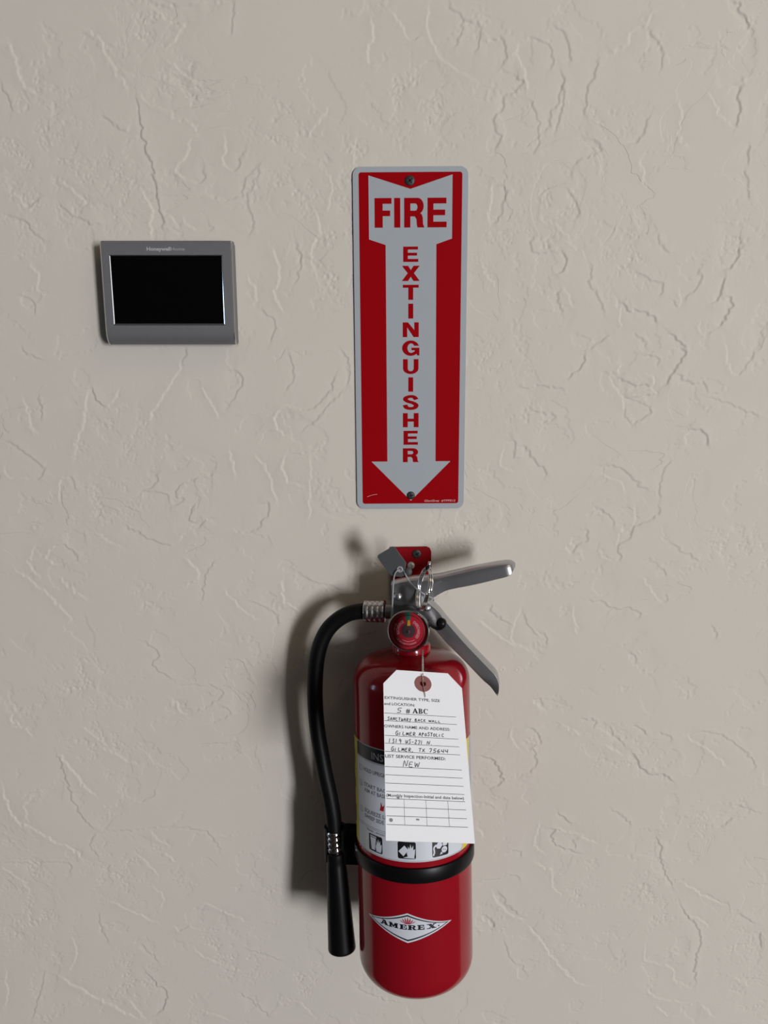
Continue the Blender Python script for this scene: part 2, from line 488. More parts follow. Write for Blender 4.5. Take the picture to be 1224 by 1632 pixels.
# ================================================================== THE SETTING
# relief seen in the plaster: edges facing the light (b) or turned from it (d), wall places measured in photo pixels
TRACES = [
    ('b', [(5,66),(18,75),(30,115),(38,135),(65,155)]),
    ('d', [(0,130),(10,150),(19,165),(17,182)]),
    ('D', [(217,145),(222,185),(232,235),(245,275),(252,320),(260,360),(265,382)]),
    ('b', [(217,145),(240,165),(270,178),(278,190),(305,195),(314,215)]),
    ('b', [(314,215),(300,235),(297,250),(282,270),(300,288),(320,293),(328,280),(320,258)]),
    ('b', [(417,257),(407,270),(390,290),(385,310),(365,318),(340,315),(310,310)]),
    ('d', [(417,257),(410,280),(395,310),(397,335),(405,360),(397,380)]),
    ('b', [(357,215),(360,235),(355,255),(360,267),(378,270),(385,250),(392,230)]),
    ('d', [(207,197),(202,208),(185,202),(165,180)]),
    ('B', [(100,287),(120,307),(150,332)]),
    ('d', [(95,325),(120,345),(145,355),(165,360)]),
    ('d', [(235,0),(255,8),(290,10),(320,5)]),
    ('b', [(240,5),(272,35),(290,38),(292,48),(265,80)]),
    ('b', [(265,92),(285,110),(300,122),(320,135)]),
    ('d', [(375,0),(370,40),(367,55)]),
    ('b', [(135,45),(160,65),(180,105),(215,120)]),
    ('b', [(180,110),(200,135),(203,148)]),
    ('b', [(490,220),(505,200),(525,170)]),
    ('b', [(570,215),(565,245),(562,265)]),
    ('b', [(590,25),(595,50),(587,75),(590,100),(612,100)]),
    ('B', [(227,305),(235,320),(245,345),(240,355),(243,380)]),
    ('b', [(260,340),(272,345),(282,365)]),
    ('b', [(292,345),(310,365),(340,367),(332,352)]),
    ('b', [(10,300),(30,318),(48,330),(70,310)]),
    ('d', [(15,345),(40,352),(60,375),(75,385)]),
    ('b', [(50,420),(62,438),(58,460),(75,470)]),
    ('d', [(30,470),(55,480),(52,505)]),
    ('D', [(1164,0),(1177,10),(1187,30),(1194,50)]),
    ('d', [(1104,75),(1132,76),(1167,76)]),
    ('d', [(882,37),(900,55),(907,75),(910,102)]),
    ('d', [(837,67),(847,59),(862,65),(880,82),(880,102),(872,115)]),
    ('b', [(822,75),(825,90),(832,95),(835,115),(842,145)]),
    ('d', [(767,70),(800,62),(806,77),(802,102),(796,110)]),
    ('d', [(717,0),(719,12),(737,27),(740,40),(730,60),(722,80)]),
    ('d', [(737,35),(760,34),(764,50),(762,70),(757,90)]),
    ('b', [(622,15),(637,35),(652,60),(677,62)]),
    ('d', [(822,107),(831,135),(824,145),(804,155),(802,175),(787,192),(797,220),(787,250)]),
    ('d', [(840,155),(850,170),(857,195),(860,235),(847,246),(827,244)]),
    ('d', [(892,105),(899,130),(897,170),(884,220)]),
    ('d', [(952,90),(947,120),(937,145),(932,180),(937,192)]),
    ('d', [(932,220),(952,230),(957,242),(932,250),(912,270)]),
    ('d', [(1037,182),(1027,210),(1012,227),(997,231)]),
    ('b', [(1002,50),(999,70),(982,80),(962,82)]),
    ('b', [(1044,20),(1027,40),(1002,55)]),
    ('D', [(1182,130),(1177,150),(1179,170),(1172,205)]),
    ('b', [(1127,145),(1147,180),(1172,205)]),
    ('d', [(1182,130),(1200,122),(1224,115)]),
    ('b', [(1082,155),(1087,190),(1082,215),(1097,235)]),
    ('d', [(1032,45),(1052,75),(1057,95),(1052,115)]),
    ('b', [(1019,250),(1025,275),(1029,300)]),
    ('b', [(797,294),(787,295),(779,345),(782,360)]),
    ('d', [(797,294),(806,305),(799,340),(785,360)]),
    ('d', [(902,300),(917,320),(924,345)]),
    ('b', [(882,357),(897,372),(912,377)]),
    ('d', [(1194,232),(1192,260)]),
    ('d', [(1187,270),(1197,320)]),
    ('b', [(685,0),(682,40),(690,70),(712,100),(760,130)]),
    ('d', [(900,130),(890,160),(880,180),(870,215)]),
    ('D', [(896,399),(904,412),(900,428),(885,439)]),
    ('b', [(902,384),(927,401),(932,412)]),
    ('d', [(891,460),(891,479),(897,503)]),
    ('b', [(900,460),(912,486),(923,490)]),
    ('d', [(938,418),(944,430),(938,452),(949,464),(957,483),(966,505)]),
    ('b', [(978,471),(987,498),(989,524)]),
    ('D', [(987,481),(1006,494),(1040,503),(1045,519)]),
    ('d', [(1012,428),(1021,439),(1056,454),(1050,475)]),
    ('d', [(1048,373),(1052,388),(1071,403)]),
    ('b', [(1071,477),(1082,490),(1084,460)]),
    ('d', [(1111,430),(1118,443),(1112,456),(1088,479)]),
    ('D', [(1156,441),(1147,471),(1139,484),(1133,481)]),
    ('D', [(1181,392),(1177,407),(1164,426),(1152,430)]),
    ('D', [(1150,477),(1160,475),(1166,485),(1160,502),(1143,522)]),
    ('b', [(1116,513),(1120,532),(1139,528)]),
    ('b', [(1154,540),(1160,577),(1173,598),(1196,574),(1215,543),(1222,524)]),
    ('D', [(1063,526),(1075,536),(1090,555),(1093,566),(1086,577),(1071,596),(1063,612),(1054,619)]),
    ('d', [(1012,534),(1025,543),(1031,557)]),
    ('d', [(1022,566),(1048,570),(1050,583)]),
    ('D', [(986,600),(1003,610),(1033,614),(1041,606),(1033,598)]),
    ('D', [(1033,615),(1042,629),(995,634)]),
    ('d', [(995,634),(1018,640),(1039,646)]),
    ('D', [(1039,646),(1031,663),(1010,676)]),
    ('d', [(1010,676),(997,665),(997,649)]),
    ('b', [(987,574),(986,593),(972,604),(991,634),(996,660)]),
    ('D', [(934,562),(927,585),(902,604)]),
    ('d', [(972,534),(938,558)]),
    ('d', [(824,612),(836,620),(862,615),(893,619),(900,627)]),
    ('d', [(843,657),(874,659),(885,666),(859,676)]),
    ('D', [(1097,685),(1112,685),(1126,693),(1128,706),(1131,714)]),
    ('b', [(1090,712),(1095,687)]),
    ('d', [(1078,593),(1097,608),(1124,612),(1128,627)]),
    ('d', [(1124,630),(1158,642),(1215,665)]),
    ('d', [(1158,615),(1154,622),(1128,628)]),
    ('d', [(809,699),(822,703),(817,729),(830,729)]),
    ('d', [(832,712),(841,716),(855,737),(872,752),(870,763)]),
    ('b', [(803,715),(800,745),(820,750)]),
    ('d', [(1073,729),(1056,759),(1052,797)]),
    ('d', [(953,740),(980,742),(1003,757),(1021,775),(1039,786)]),
    ('b', [(957,756),(987,767),(995,786)]),
    ('b', [(768,418),(783,449),(790,456)]),
    ('d', [(849,378),(847,395),(862,403),(893,401)]),
    ('d', [(929,844),(938,849),(934,864),(921,870),(913,885)]),
    ('b', [(913,861),(902,876),(912,885)]),
    ('d', [(953,809),(976,825),(980,842)]),
    ('d', [(1052,800),(1050,819),(1033,832),(1012,838),(1003,859),(984,870),(989,891),(976,897)]),
    ('b', [(1008,804),(1012,830),(987,849),(984,870)]),
    ('b', [(955,876),(961,887),(976,895)]),
    ('d', [(1067,863),(1086,878),(1116,893)]),
    ('d', [(931,954),(957,959),(976,969),(1010,971),(1022,978),(1012,991)]),
    ('b', [(913,963),(915,985),(923,1012)]),
    ('d', [(1044,910),(1059,908),(1063,921)]),
    ('b', [(1022,921),(1041,944),(1052,961)]),
    ('d', [(1052,961),(1062,957),(1061,948)]),
    ('d', [(1003,1039),(1015,1046),(1014,1056)]),
    ('d', [(1133,997),(1143,1007),(1139,1016)]),
    ('B', [(760,986),(790,1008),(824,1032)]),
    ('d', [(783,963),(785,974),(809,993),(817,997)]),
    ('b', [(830,967),(815,1012),(824,1027),(851,1038)]),
    ('d', [(872,1029),(870,1016),(862,1005)]),
    ('d', [(832,978),(851,1010),(859,1016)]),
    ('b', [(851,1118),(868,1134)]),
    ('d', [(849,1113),(862,1115),(868,1126)]),
    ('b', [(815,1160),(819,1187),(836,1192)]),
    ('d', [(836,1165),(851,1162),(860,1175),(859,1187),(836,1193)]),
    ('d', [(845,1190),(857,1209),(851,1225),(828,1240)]),
    ('D', [(760,1204),(779,1209),(796,1225),(798,1250),(780,1258)]),
    ('b', [(896,1154),(919,1168),(942,1166)]),
    ('d', [(927,1145),(948,1147),(946,1160)]),
    ('d', [(968,1160),(987,1179),(999,1192)]),
    ('D', [(1010,1156),(1022,1160),(1033,1171)]),
    ('D', [(1006,1196),(1022,1221),(1037,1234),(1063,1236),(1073,1247)]),
    ('b', [(965,1187),(991,1202)]),
    ('d', [(1050,1166),(1071,1175),(1067,1180)]),
    ('d', [(1103,1168),(1124,1166),(1154,1173),(1188,1198),(1203,1219),(1196,1234)]),
    ('b', [(1090,1171),(1135,1200),(1162,1225)]),
    ('D', [(891,1293),(900,1306),(914,1313)]),
    ('D', [(870,1319),(885,1323),(878,1333),(891,1348),(914,1357),(931,1359)]),
    ('b', [(860,1310),(853,1348),(870,1359)]),
    ('b', [(881,1319),(912,1327),(934,1332)]),
    ('b', [(915,1355),(915,1338),(931,1336),(953,1346)]),
    ('b', [(851,1374),(878,1386),(908,1380)]),
    ('b', [(879,1386),(881,1412),(896,1429)]),
    ('d', [(976,1289),(1003,1310),(1003,1318)]),
    ('D', [(1046,1329),(1046,1340),(1056,1348),(1052,1367),(1063,1397),(1073,1416)]),
    ('B', [(1086,1405),(1113,1422),(1158,1444)]),
    ('D', [(1082,1435),(1094,1458),(1111,1477),(1116,1499),(1109,1534),(1108,1573)]),
    ('b', [(1029,1503),(1029,1530),(1056,1537),(1077,1549),(1075,1564),(1108,1575)]),
    ('b', [(1095,1458),(1116,1465),(1130,1479)]),
    ('b', [(783,1420),(798,1443),(821,1462),(840,1467)]),
    ('d', [(794,1420),(803,1431),(809,1443),(830,1458)]),
    ('b', [(768,1458),(776,1470),(790,1480)]),
    ('d', [(768,1456),(780,1464),(790,1480)]),
    ('B', [(834,1469),(859,1496),(878,1522),(900,1547),(919,1566),(942,1572)]),
    ('d', [(805,1499),(811,1522),(821,1537)]),
    ('b', [(824,1541),(826,1556),(834,1558)]),
    ('d', [(826,1540),(832,1539),(837,1551)]),
    ('d', [(760,1278),(783,1283),(792,1293)]),
    ('b', [(760,1318),(769,1336)]),
    ('d', [(805,1360),(829,1355),(828,1367)]),
    ('d', [(760,1405),(821,1396),(830,1407)]),
    ('d', [(1145,1321),(1169,1304)]),
    ('d', [(1166,1281),(1188,1289),(1215,1297)]),
    ('d', [(1177,1454),(1207,1473)]),
    ('D', [(1211,1486),(1215,1511)]),
    ('b', [(1029,1573),(1048,1590),(1094,1598)]),
    ('b', [(1044,1602),(1063,1617),(1078,1618)]),
    ('b', [(1118,1602),(1135,1619)]),
    ('b', [(1169,1556),(1194,1571)]),
    ('D', [(140,619),(146,621),(156,637),(167,648)]),
    ('b', [(140,619),(133,674),(121,706),(117,733)]),
    ('b', [(187,619),(185,637),(167,648)]),
    ('b', [(293,568),(284,591),(256,637),(238,669),(229,680)]),
    ('d', [(300,553),(290,580)]),
    ('d', [(34,550),(43,564),(69,575)]),
    ('d', [(9,701),(32,715),(55,733),(73,749)]),
    ('d', [(73,749),(64,763)]),
    ('b', [(9,744),(16,760),(64,763)]),
    ('b', [(37,637),(46,660),(48,678),(62,692)]),
    ('d', [(66,668),(66,648),(59,628)]),
    ('b', [(94,802),(96,770),(105,765)]),
    ('d', [(105,762),(114,760),(123,783)]),
    ('d', [(254,747),(247,774),(229,783),(265,788),(270,806)]),
    ('d', [(352,754),(293,772),(281,788),(293,797),(265,811)]),
    ('d', [(316,799),(302,820),(306,834),(329,827),(311,847)]),
    ('d', [(197,834),(220,850),(256,866),(274,868),(297,852)]),
    ('b', [(151,845),(178,866),(197,875)]),
    ('d', [(407,802),(430,804),(419,834),(398,850),(366,843)]),
    ('b', [(366,715),(371,742),(375,760)]),
    ('b', [(320,614),(339,646),(352,669)]),
    ('d', [(366,589),(387,598),(380,623),(366,644)]),
    ('B', [(457,646),(441,660),(441,683),(457,694)]),
    ('d', [(457,646),(480,653),(499,651),(524,628),(537,593)]),
    ('d', [(480,687),(503,673),(517,651),(549,623)]),
    ('B', [(457,724),(451,747),(460,770),(485,774)]),
    ('d', [(457,724),(499,719),(521,708)]),
    ('b', [(496,724),(494,774),(492,834)]),
    ('b', [(402,724),(425,747),(441,802)]),
    ('d', [(544,555),(556,582),(556,619)]),
    ('b', [(293,888),(316,909),(316,921),(293,934)]),
    ('d', [(350,888),(327,916),(322,962)]),
    ('B', [(451,921),(453,957),(480,973)]),
    ('d', [(480,916),(508,930),(549,939)]),
    ('b', [(357,939),(380,966),(411,989)]),
    ('d', [(393,957),(439,978),(444,1000)]),
    ('d', [(73,888),(82,875),(105,868),(128,895)]),
    ('b', [(73,888),(91,900),(128,895)]),
    ('b', [(59,866),(48,898),(66,925)]),
    ('b', [(18,902),(55,930),(96,966),(119,994)]),
    ('b', [(91,916),(114,939),(146,957)]),
    ('d', [(227,1020),(255,1043),(243,1059),(278,1086)]),
    ('d', [(282,1092),(325,1092),(349,1098),(357,1108),(333,1124),(302,1139)]),
    ('b', [(271,1114),(286,1122),(288,1135),(302,1139)]),
    ('d', [(349,1122),(369,1139),(333,1153)]),
    ('B', [(94,1200),(118,1231),(137,1255),(157,1271)]),
    ('b', [(161,1282),(173,1286),(212,1279)]),
    ('d', [(212,1279),(247,1269),(241,1259)]),
    ('d', [(90,1196),(102,1231),(118,1278),(137,1310),(157,1325)]),
    ('d', [(157,1327),(220,1322),(282,1317),(325,1325),(341,1337),(355,1365)]),
    ('b', [(341,1333),(392,1329),(435,1324)]),
    ('B', [(2,1247),(12,1282),(31,1314),(43,1314),(78,1337),(114,1353),(137,1375)]),
    ('b', [(43,1310),(41,1278),(59,1270)]),
    ('b', [(20,1137),(18,1149),(39,1161),(55,1176)]),
    ('d', [(153,1329),(145,1345),(157,1371)]),
    ('b', [(129,1157),(165,1184),(169,1196)]),
    ('b', [(165,1192),(188,1204),(216,1216),(225,1214)]),
    ('B', [(325,1439),(357,1453),(394,1469)]),
    ('B', [(173,1435),(204,1449),(251,1471)]),
    ('b', [(216,1361),(235,1376),(255,1400)]),
    ('b', [(243,1412),(261,1431),(255,1451)]),
    ('b', [(239,1325),(255,1341),(275,1347)]),
    ('b', [(259,1359),(280,1373)]),
    ('B', [(278,1475),(286,1484),(302,1475)]),
    ('d', [(157,1455),(163,1482),(176,1506)]),
    ('b', [(114,1490),(122,1522),(110,1549)]),
    ('B', [(94,1555),(122,1573),(157,1592),(212,1620),(229,1624)]),
    ('D', [(229,1545),(251,1569),(267,1584),(259,1608),(247,1618)]),
    ('b', [(204,1592),(231,1624)]),
    ('d', [(220,1502),(243,1522),(255,1537)]),
    ('b', [(306,1514),(353,1537),(392,1549)]),
    ('d', [(392,1514),(420,1520),(447,1530)]),
    ('d', [(71,1549),(63,1588),(51,1627)]),
    ('b', [(8,1541),(12,1580),(8,1612)]),
    ('d', [(0,1373),(51,1376),(78,1373),(110,1376),(112,1392),(106,1402)]),
    ('b', [(325,1612),(350,1620),(369,1627)]),
    ('d', [(380,1580),(412,1604),(435,1624)]),
    ('b', [(0,1380),(39,1408),(49,1427)]),
    ('b', [(450,1590),(480,1600),(500,1622)]),
    ('d', [(560,1560),(590,1585),(640,1600)]),
    ('d', [(470,380),(480,420),(470,455)]),
    ('b', [(430,390),(445,430),(440,470),(455,500)]),
    ('b', [(395,440),(410,470),(400,490)]),
    ('b', [(500,330),(510,370),(495,400),(505,440)]),
    ('d', [(415,490),(440,520),(430,550)]),
    ('b', [(520,270),(530,300),(520,340)]),
    ('d', [(460,560),(470,600),(455,625)]),
]
ROUGH = [(235, 45, 50), (75, 180, 60), (110, 290, 70), (180, 300, 55), (50, 340, 55), (520, 360, 45), (470, 300, 40), (440, 200, 40), (680, 190, 60), (650, 150, 45), (880, 320, 50), (970, 200, 40), (800, 390, 40), (790, 580, 45), (835, 660, 30), (1180, 380, 50), (1000, 420, 50), (1190, 880, 50), (1150, 865, 35), (740, 850, 40), (710, 870, 30), (175, 800, 60), (200, 690, 50), (240, 950, 30), (130, 1090, 60), (160, 1180, 60), (190, 1390, 60), (60, 1470, 70), (40, 1400, 50), (210, 1560, 60), (430, 1420, 30), (380, 1530, 60), (340, 1510, 40), (1050, 1450, 40), (1180, 1500, 50), (990, 1200, 50), (900, 1500, 40), (560, 250, 40), (1030, 1420, 40), (870, 380, 40), (480, 1560, 40), (540, 450, 30), (930, 1430, 35), (1200, 1580, 50), (1130, 1310, 35), (690, 500, 25), (300, 130, 40), (20, 250, 50)]
PIMPLES = [(596.5, 899, 6), (607, 900, 4), (800, 1067, 4), (825, 1067, 4), (300, 155, 3), (318, 157, 3), (760, 770, 3)]


def build_wall():
    step = 0.00088
    xs = np.concatenate([[-5.0, -2.5, -1.4, -.8, -.6, -.5], np.arange(-.46, .4601, step), [.5, .6, .8, 1.4, 2.5, 6.0]])
    zs = np.concatenate([[0.0, .4, .6, .71], np.arange(.75, 1.8301, step), [1.87, 2.0, 2.3, 2.8, 3.2]])
    ix = (np.abs(xs) <= .4605); iz = (zs >= .7495) & (zs <= 1.8305)
    fx, fz = xs[ix], zs[iz]; nx, nz = len(fx), len(fz)
    kx = np.fft.fftfreq(nx, step)[:, None]; kz = np.fft.fftfreq(nz, step)[None, :]
    kk = np.sqrt(kx * kx + kz * kz)

    def grf(lo, hi):
        k0, k1 = 1 / hi, 1 / lo
        flt = np.exp(-(np.maximum(kk - k1, 0) / (.3 * k1)) ** 2) * np.exp(-(np.maximum(k0 - kk, 0) / (.3 * k0)) ** 2) / np.maximum(kk, k0)
        g = np.fft.ifft2(np.fft.fft2(RNG.standard_normal((nx, nz))) * flt).real
        return g / g.std()

    def sstep(a, b, x):
        t = np.clip((x - a) / (b - a), 0, 1); return t * t * (3 - 2 * t)

    X, Z = np.meshgrid(fx, fz, indexing='ij')
    wx = X + .0008 * grf(.006, .02); wz = Z + .0008 * grf(.006, .02)
    H = 6e-5 * grf(.06, .2)
    for k in range(2):                               # thin overlapping skims of plaster
        g = grf(.03, .09) + .22 * grf(.005, .012)
        m = sstep(.1, 1.0, grf(.06, .15))
        H += -3.2e-4 * m * sstep(0, .10, g - .75)
    H += 5e-6 * grf(.003, .012)
    rough = np.abs(grf(.005, .012)) + .6 * np.abs(grf(.0035, .006))
    RM = np.zeros_like(H)
    for px, py, r in ROUGH:
        c = at(px, py, 0); rr = r * .00058
        RM = np.maximum(RM, np.exp(-(((wx - c[0]) / rr) ** 2 + ((wz - c[2]) / rr) ** 2) ** 1.0))
    RM *= sstep(-.6, .8, grf(.015, .04))
    H -= 3.6e-4 * RM * np.clip(rough - .5, 0, 2.5)
    lx, lz = .85, .5
    for kind, pts in TRACES:
        P = np.array([at(px, py, 0)[[0, 2]] for px, py in pts])
        P = np.array(catmull(P, 4)) if len(P) > 2 else P
        amp = {'b': 5.0e-4, 'B': 6.5e-4, 'd': 5.4e-4, 'D': 7.6e-4, 'c': 6.0e-4}[kind]
        mg = .014
        i0, i1 = np.searchsorted(fx, [P[:, 0].min() - mg, P[:, 0].max() + mg])
        j0, j1 = np.searchsorted(fz, [P[:, 1].min() - mg, P[:, 1].max() + mg])
        if i1 - i0 < 3 or j1 - j0 < 3:
            continue
        sx, sz = wx[i0:i1, j0:j1], wz[i0:i1, j0:j1]
        best = np.full(sx.shape, 1e9); sd = np.zeros_like(best); par = np.zeros_like(best)
        seg = P[1:] - P[:-1]; ln = np.linalg.norm(seg, axis=1); cum = np.concatenate([[0], np.cumsum(ln)]); tot = cum[-1]
        for a, s, l_, c0 in zip(P[:-1], seg, ln, cum):
            t = np.clip(((sx - a[0]) * s[0] + (sz - a[1]) * s[1]) / (l_ * l_), 0, 1)
            dx, dz = sx - a[0] - t * s[0], sz - a[1] - t * s[1]
            d = dx * dx + dz * dz; m = d < best
            best[m] = d[m]; sd[m] = np.sign(s[0] * dz - s[1] * dx)[m]; par[m] = (c0 + t * l_)[m]
        d = np.sqrt(best)
        nl = np.array([-(seg[:, 1]).sum(), seg[:, 0].sum()])
        toward = np.sign(nl[0] * lx + nl[1] * lz) or 1.0
        sgn = -toward if kind in 'bB' else toward
        fade = np.clip(np.minimum(par, tot - par) / (.12 * tot), .2, 1)
        lam = .0028 + .0014 * (len(pts) % 3)
        H[i0:i1, j0:j1] += amp * sgn * sd * np.tanh(d / .0006) * np.exp(-d / lam) * fade
    for px, py, r in PIMPLES:
        c = at(px, py, 0); q = np.sqrt((X - c[0]) ** 2 + (Z - c[2]) ** 2) / (r * .00058)
        H += 4.5e-4 * np.exp(-((q - .75) / .35) ** 2) - 5e-4 * np.exp(-(q / .45) ** 2)
    edge = sstep(0, .02, .46 - np.abs(X)) * sstep(0, .02, np.minimum(Z - .75, 1.83 - Z))
    full = np.zeros((len(xs), len(zs)))
    full[np.ix_(ix, iz)] = H * edge
    XX, ZZ = np.meshgrid(xs, zs, indexing='ij')
    co = np.stack([XX, -full, ZZ], -1).reshape(-1, 3)
    a, b = len(xs), len(zs)
    idx = np.arange(a * b).reshape(a, b)
    q = np.stack([idx[:-1, :-1], idx[1:, :-1], idx[1:, 1:], idx[:-1, 1:]], -1).reshape(-1, 4)
    me = bpy.data.meshes.new('wall_back')
    me.vertices.add(a * b); me.vertices.foreach_set('co', co.ravel().astype(np.float32))
    me.loops.add(q.size); me.loops.foreach_set('vertex_index', q.ravel().astype(np.int32))
    me.polygons.add(len(q)); me.polygons.foreach_set('loop_start', np.arange(0, q.size, 4, dtype=np.int32))
    me.polygons.foreach_set('use_smooth', np.ones(len(q), dtype=bool))
    me.materials.append(M_WALL); me.update(calc_edges=True)
    o = bpy.data.objects.new('wall_back', me); COL.objects.link(o)
    o['kind'] = 'structure'; o['label'] = 'cream painted wall with skip trowel plaster texture'
    return o


build_wall()


def struct(name, mb, m, label):
    o = mb.build(name, m); o['kind'] = 'structure'; o['label'] = label
    return o


struct('floor', MB().box(-5, 6, -7.5, 0, -.1, 0), M_FLOOR, 'dark carpeted floor of the room')
struct('ceiling', MB().box(-5, 6, -7.5, 0, 3.2, 3.3), M_CEIL, 'pale ceiling of the room')
struct('wall_left', MB().box(-5.1, -5, -7.5, 0, 0, 3.2), M_ROOM, 'painted side wall with a window')
struct('wall_right', MB().box(6, 6.1, -7.5, 0, 0, 3.2), M_ROOM, 'painted side wall on the right')
struct('wall_front', MB().box(-5, 6, -7.6, -7.5, 0, 3.2), M_ROOM, 'painted wall behind the photographer')


def frame_mb(cx, w_, z0, z1, y0, y1, t):
    m = MB()
    m.box(cx - w_ / 2 - t, cx - w_ / 2, y0, y1, z0, z1 + t); m.box(cx + w_ / 2, cx + w_ / 2 + t, y0, y1, z0, z1 + t)
    m.box(cx - w_ / 2, cx + w_ / 2, y0, y1, z1, z1 + t); m.box(cx - w_ / 2, cx + w_ / 2, y0, y1, z0, z0 + .09)
    return m


struct('door_1', frame_mb(4.55, 1.2, 0.0, 2.7, -7.5, -7.44, .09), M_FRAME, 'glazed door frame behind the photographer')

# ================================================================== FIRE EXTINGUISHER SIGN
sg = empty('wall_sign', (0.0252, -0.0008, 1.50865))
tag(sg, 'tall red and white metal sign with a down arrow reading FIRE EXTINGUISHER', 'sign')
mm = .001


def sgn_place(dy):
    return lambda x, z: (x * mm, -dy, z * mm)


v, f = prism([rrect(-50.7, 50.7, -152.35, 152.35, 7)], lambda x, z, d: (x * mm, -d, z * mm), .0011)
bevel(fix_normals(mobj('plate', v, f, M_SIGNW, sg)), .0003, 2)
Flat().poly(rrect(-45.4, 45.4, -147.3, 147.7, 2.2)).build('red_field', M_SIGNR, sgn_place(.00116), sg)
ar = [(-36.8, 145.1), (0, 133.8), (36.8, 145.5), (36.9, 92.1), (23.0, 87.4), (23.5, -107.0), (37.6, -107.0), (.4, -144.6), (-36.6, -107.0), (-21.7, -107.0), (-22.1, 87.0), (-36.8, 91.8)]
Flat().poly(ar).build('arrow', M_SIGNW, sgn_place(.00122), sg)
fl = Flat()
for ch, x0, x1, s in (('F', -31.7, -16.7, .48), ('I', -14.4, -9.0, 1), ('R', -5.6, 12.2, .31), ('E', 15.0, 32.0, .31)):
    for loops in bold_glyph(ch, s):
        fl.poly(*[[(x0 + p[0] * (x1 - x0), 101.6 + p[1] * 24.8) for p in l] for l in loops])
fl.build('lettering', M_SIGNR, sgn_place(.00128), sg)
fl = Flat()
WD = dict(E=13.5, X=16.1, T=14.3, I=4.5, N=14.6, G=15.8, U=14.2, S=14.4, H=14.6, R=14.8)
for i, ch in enumerate('EXTINGUISHER'):
    z0 = 72.45 - 16.38 * i; wd = WD[ch]
    for loops in bold_glyph(ch):
        fl.poly(*[[(.25 + (p[0] - .5) * wd, z0 + p[1] * 13.1) for p in l] for l in loops])
fl.build('lettering', M_SIGNR, sgn_place(.00128), sg)
fl = Flat()
fl.merge(text2d('GlenGraz  #TPFE12', 2.0, 29.5, bold=.01), lambda x, y: (13.0 + x + y * .2, -145.7 + y))
fl.build('maker_print', M_SIGNP, sgn_place(.00122), sg)
fl = Flat().stroke([(-41, -140.5), (-36, -138.8), (-31.5, -138.2)], .35)
fl.build('scratch', M_SIGNP, sgn_place(.00120), sg)


def screw(parent, cx, cz, y, r, rot, name='screw'):
    v, f = lathe([(r, y), (r, y - .0006), (r * .85, y - .0011), (r * .5, y - .0012)], 24, 'y', (cx, 0, cz))
    o = fix_normals(mobj(name, v, f, M_SCREW, parent, True, 50))
    fl = Flat()
    for a in (rot, rot + 90):
        c, s = math.cos(RAD(a)), math.sin(RAD(a))
        q = [(-.72, -.14), (.72, -.14), (.72, .14), (-.72, .14)]
        fl.poly([(cx + r * (p[0] * c - p[1] * s), cz + r * (p[0] * s + p[1] * c)) for p in q])
    fl.build('recess', M_SLOT, lambda a, b: (a, y - .00126, b), o)
    return o


screw(sg, -.0006, .1406, -.0011, .0043, 40)
screw(sg, .0004, -.1395, -.0011, .0038, 15)

# ================================================================== THERMOSTAT
th = empty('thermostat', (-.1873, -0.0006, 1.5540))
th.rotation_euler = (0, RAD(.35), 0)
tag(th, 'grey rectangular wall thermostat with a dark blank screen', 'thermostat')
HW, HT, HB = 56.9, 44.0, -43.6
# side profile (depth, z): flat front that rolls back towards the wall at the bottom
prof = [(.6, HT), (19.6, HT), (21.4, HT - 1.0), (22.0, HT - 2.4)]
low = [(22.0, -31.5), (21.6, -35.5), (20.2, -39.2), (17.6, -42.2), (14.5, HB), (9.0, HB)]
sx0, sx1, sz0, sz1 = -48.8, 48.2, -26.3, 31.4
v, f = [], []
# front shell: cross section rings at chosen z, columns across x with the screen opening left out
zs_ = [HT, HT - 1.0, HT - 2.4, sz1, sz0, -31.5, -35.5, -39.2, -42.2, HB, HB]
ds_ = [19.6, 21.4, 22.0, 22.0, 22.0, 22.0, 21.6, 20.2, 17.6, 14.5, 9.0]
xs_ = [-HW, -HW, -HW + .9, sx0, sx1, HW - .9, HW, HW]
for z, d in zip(zs_, ds_):
    for j, x in enumerate(xs_):
        dd = min(9.0, d) if j in (0, 7) else (d - .9 if j in (1, 6) else d)
        v.append((x * mm, -dd * mm, z * mm))
nc = len(xs_)
for i in range(len(zs_) - 1):
    for j in range(nc - 1):
        if i == 3 and j == 3:
            continue
        a = i * nc + j; f.append((a, a + 1, a + nc + 1, a + nc))
a0 = len(v)
v += [(x * mm, -.009, HT * mm) for x in xs_]
for j in range(nc - 1):
    f.append((a0 + j, a0 + j + 1, j + 1, j))
k = len(v)
hole = [(sx0, sz1), (sx1, sz1), (sx1, sz0), (sx0, sz0)]
for (x, z), ins in zip(hole, [(0, 0)] * 4):
    v += [(x * mm, -.0220, z * mm), (x * mm, -.0204, z * mm)]
for i in range(4):
    j = (i + 1) % 4; f.append((k + 2 * i, k + 2 * j, k + 2 * j + 1, k + 2 * i + 1))
fs = fix_normals(mobj('front_shell', v, f, M_THERM, th, True, 35))
hb = MB().box(-.0560, .0560, -.0135, 0, -.0428, .0434)
bevel(hb.build('housing', M_THERMB, th), .001, 2)
sc_ = MB().box(sx0 * mm, sx1 * mm, -.0207, -.0190, sz0 * mm, sz1 * mm).build('screen', M_SCREEN, th)
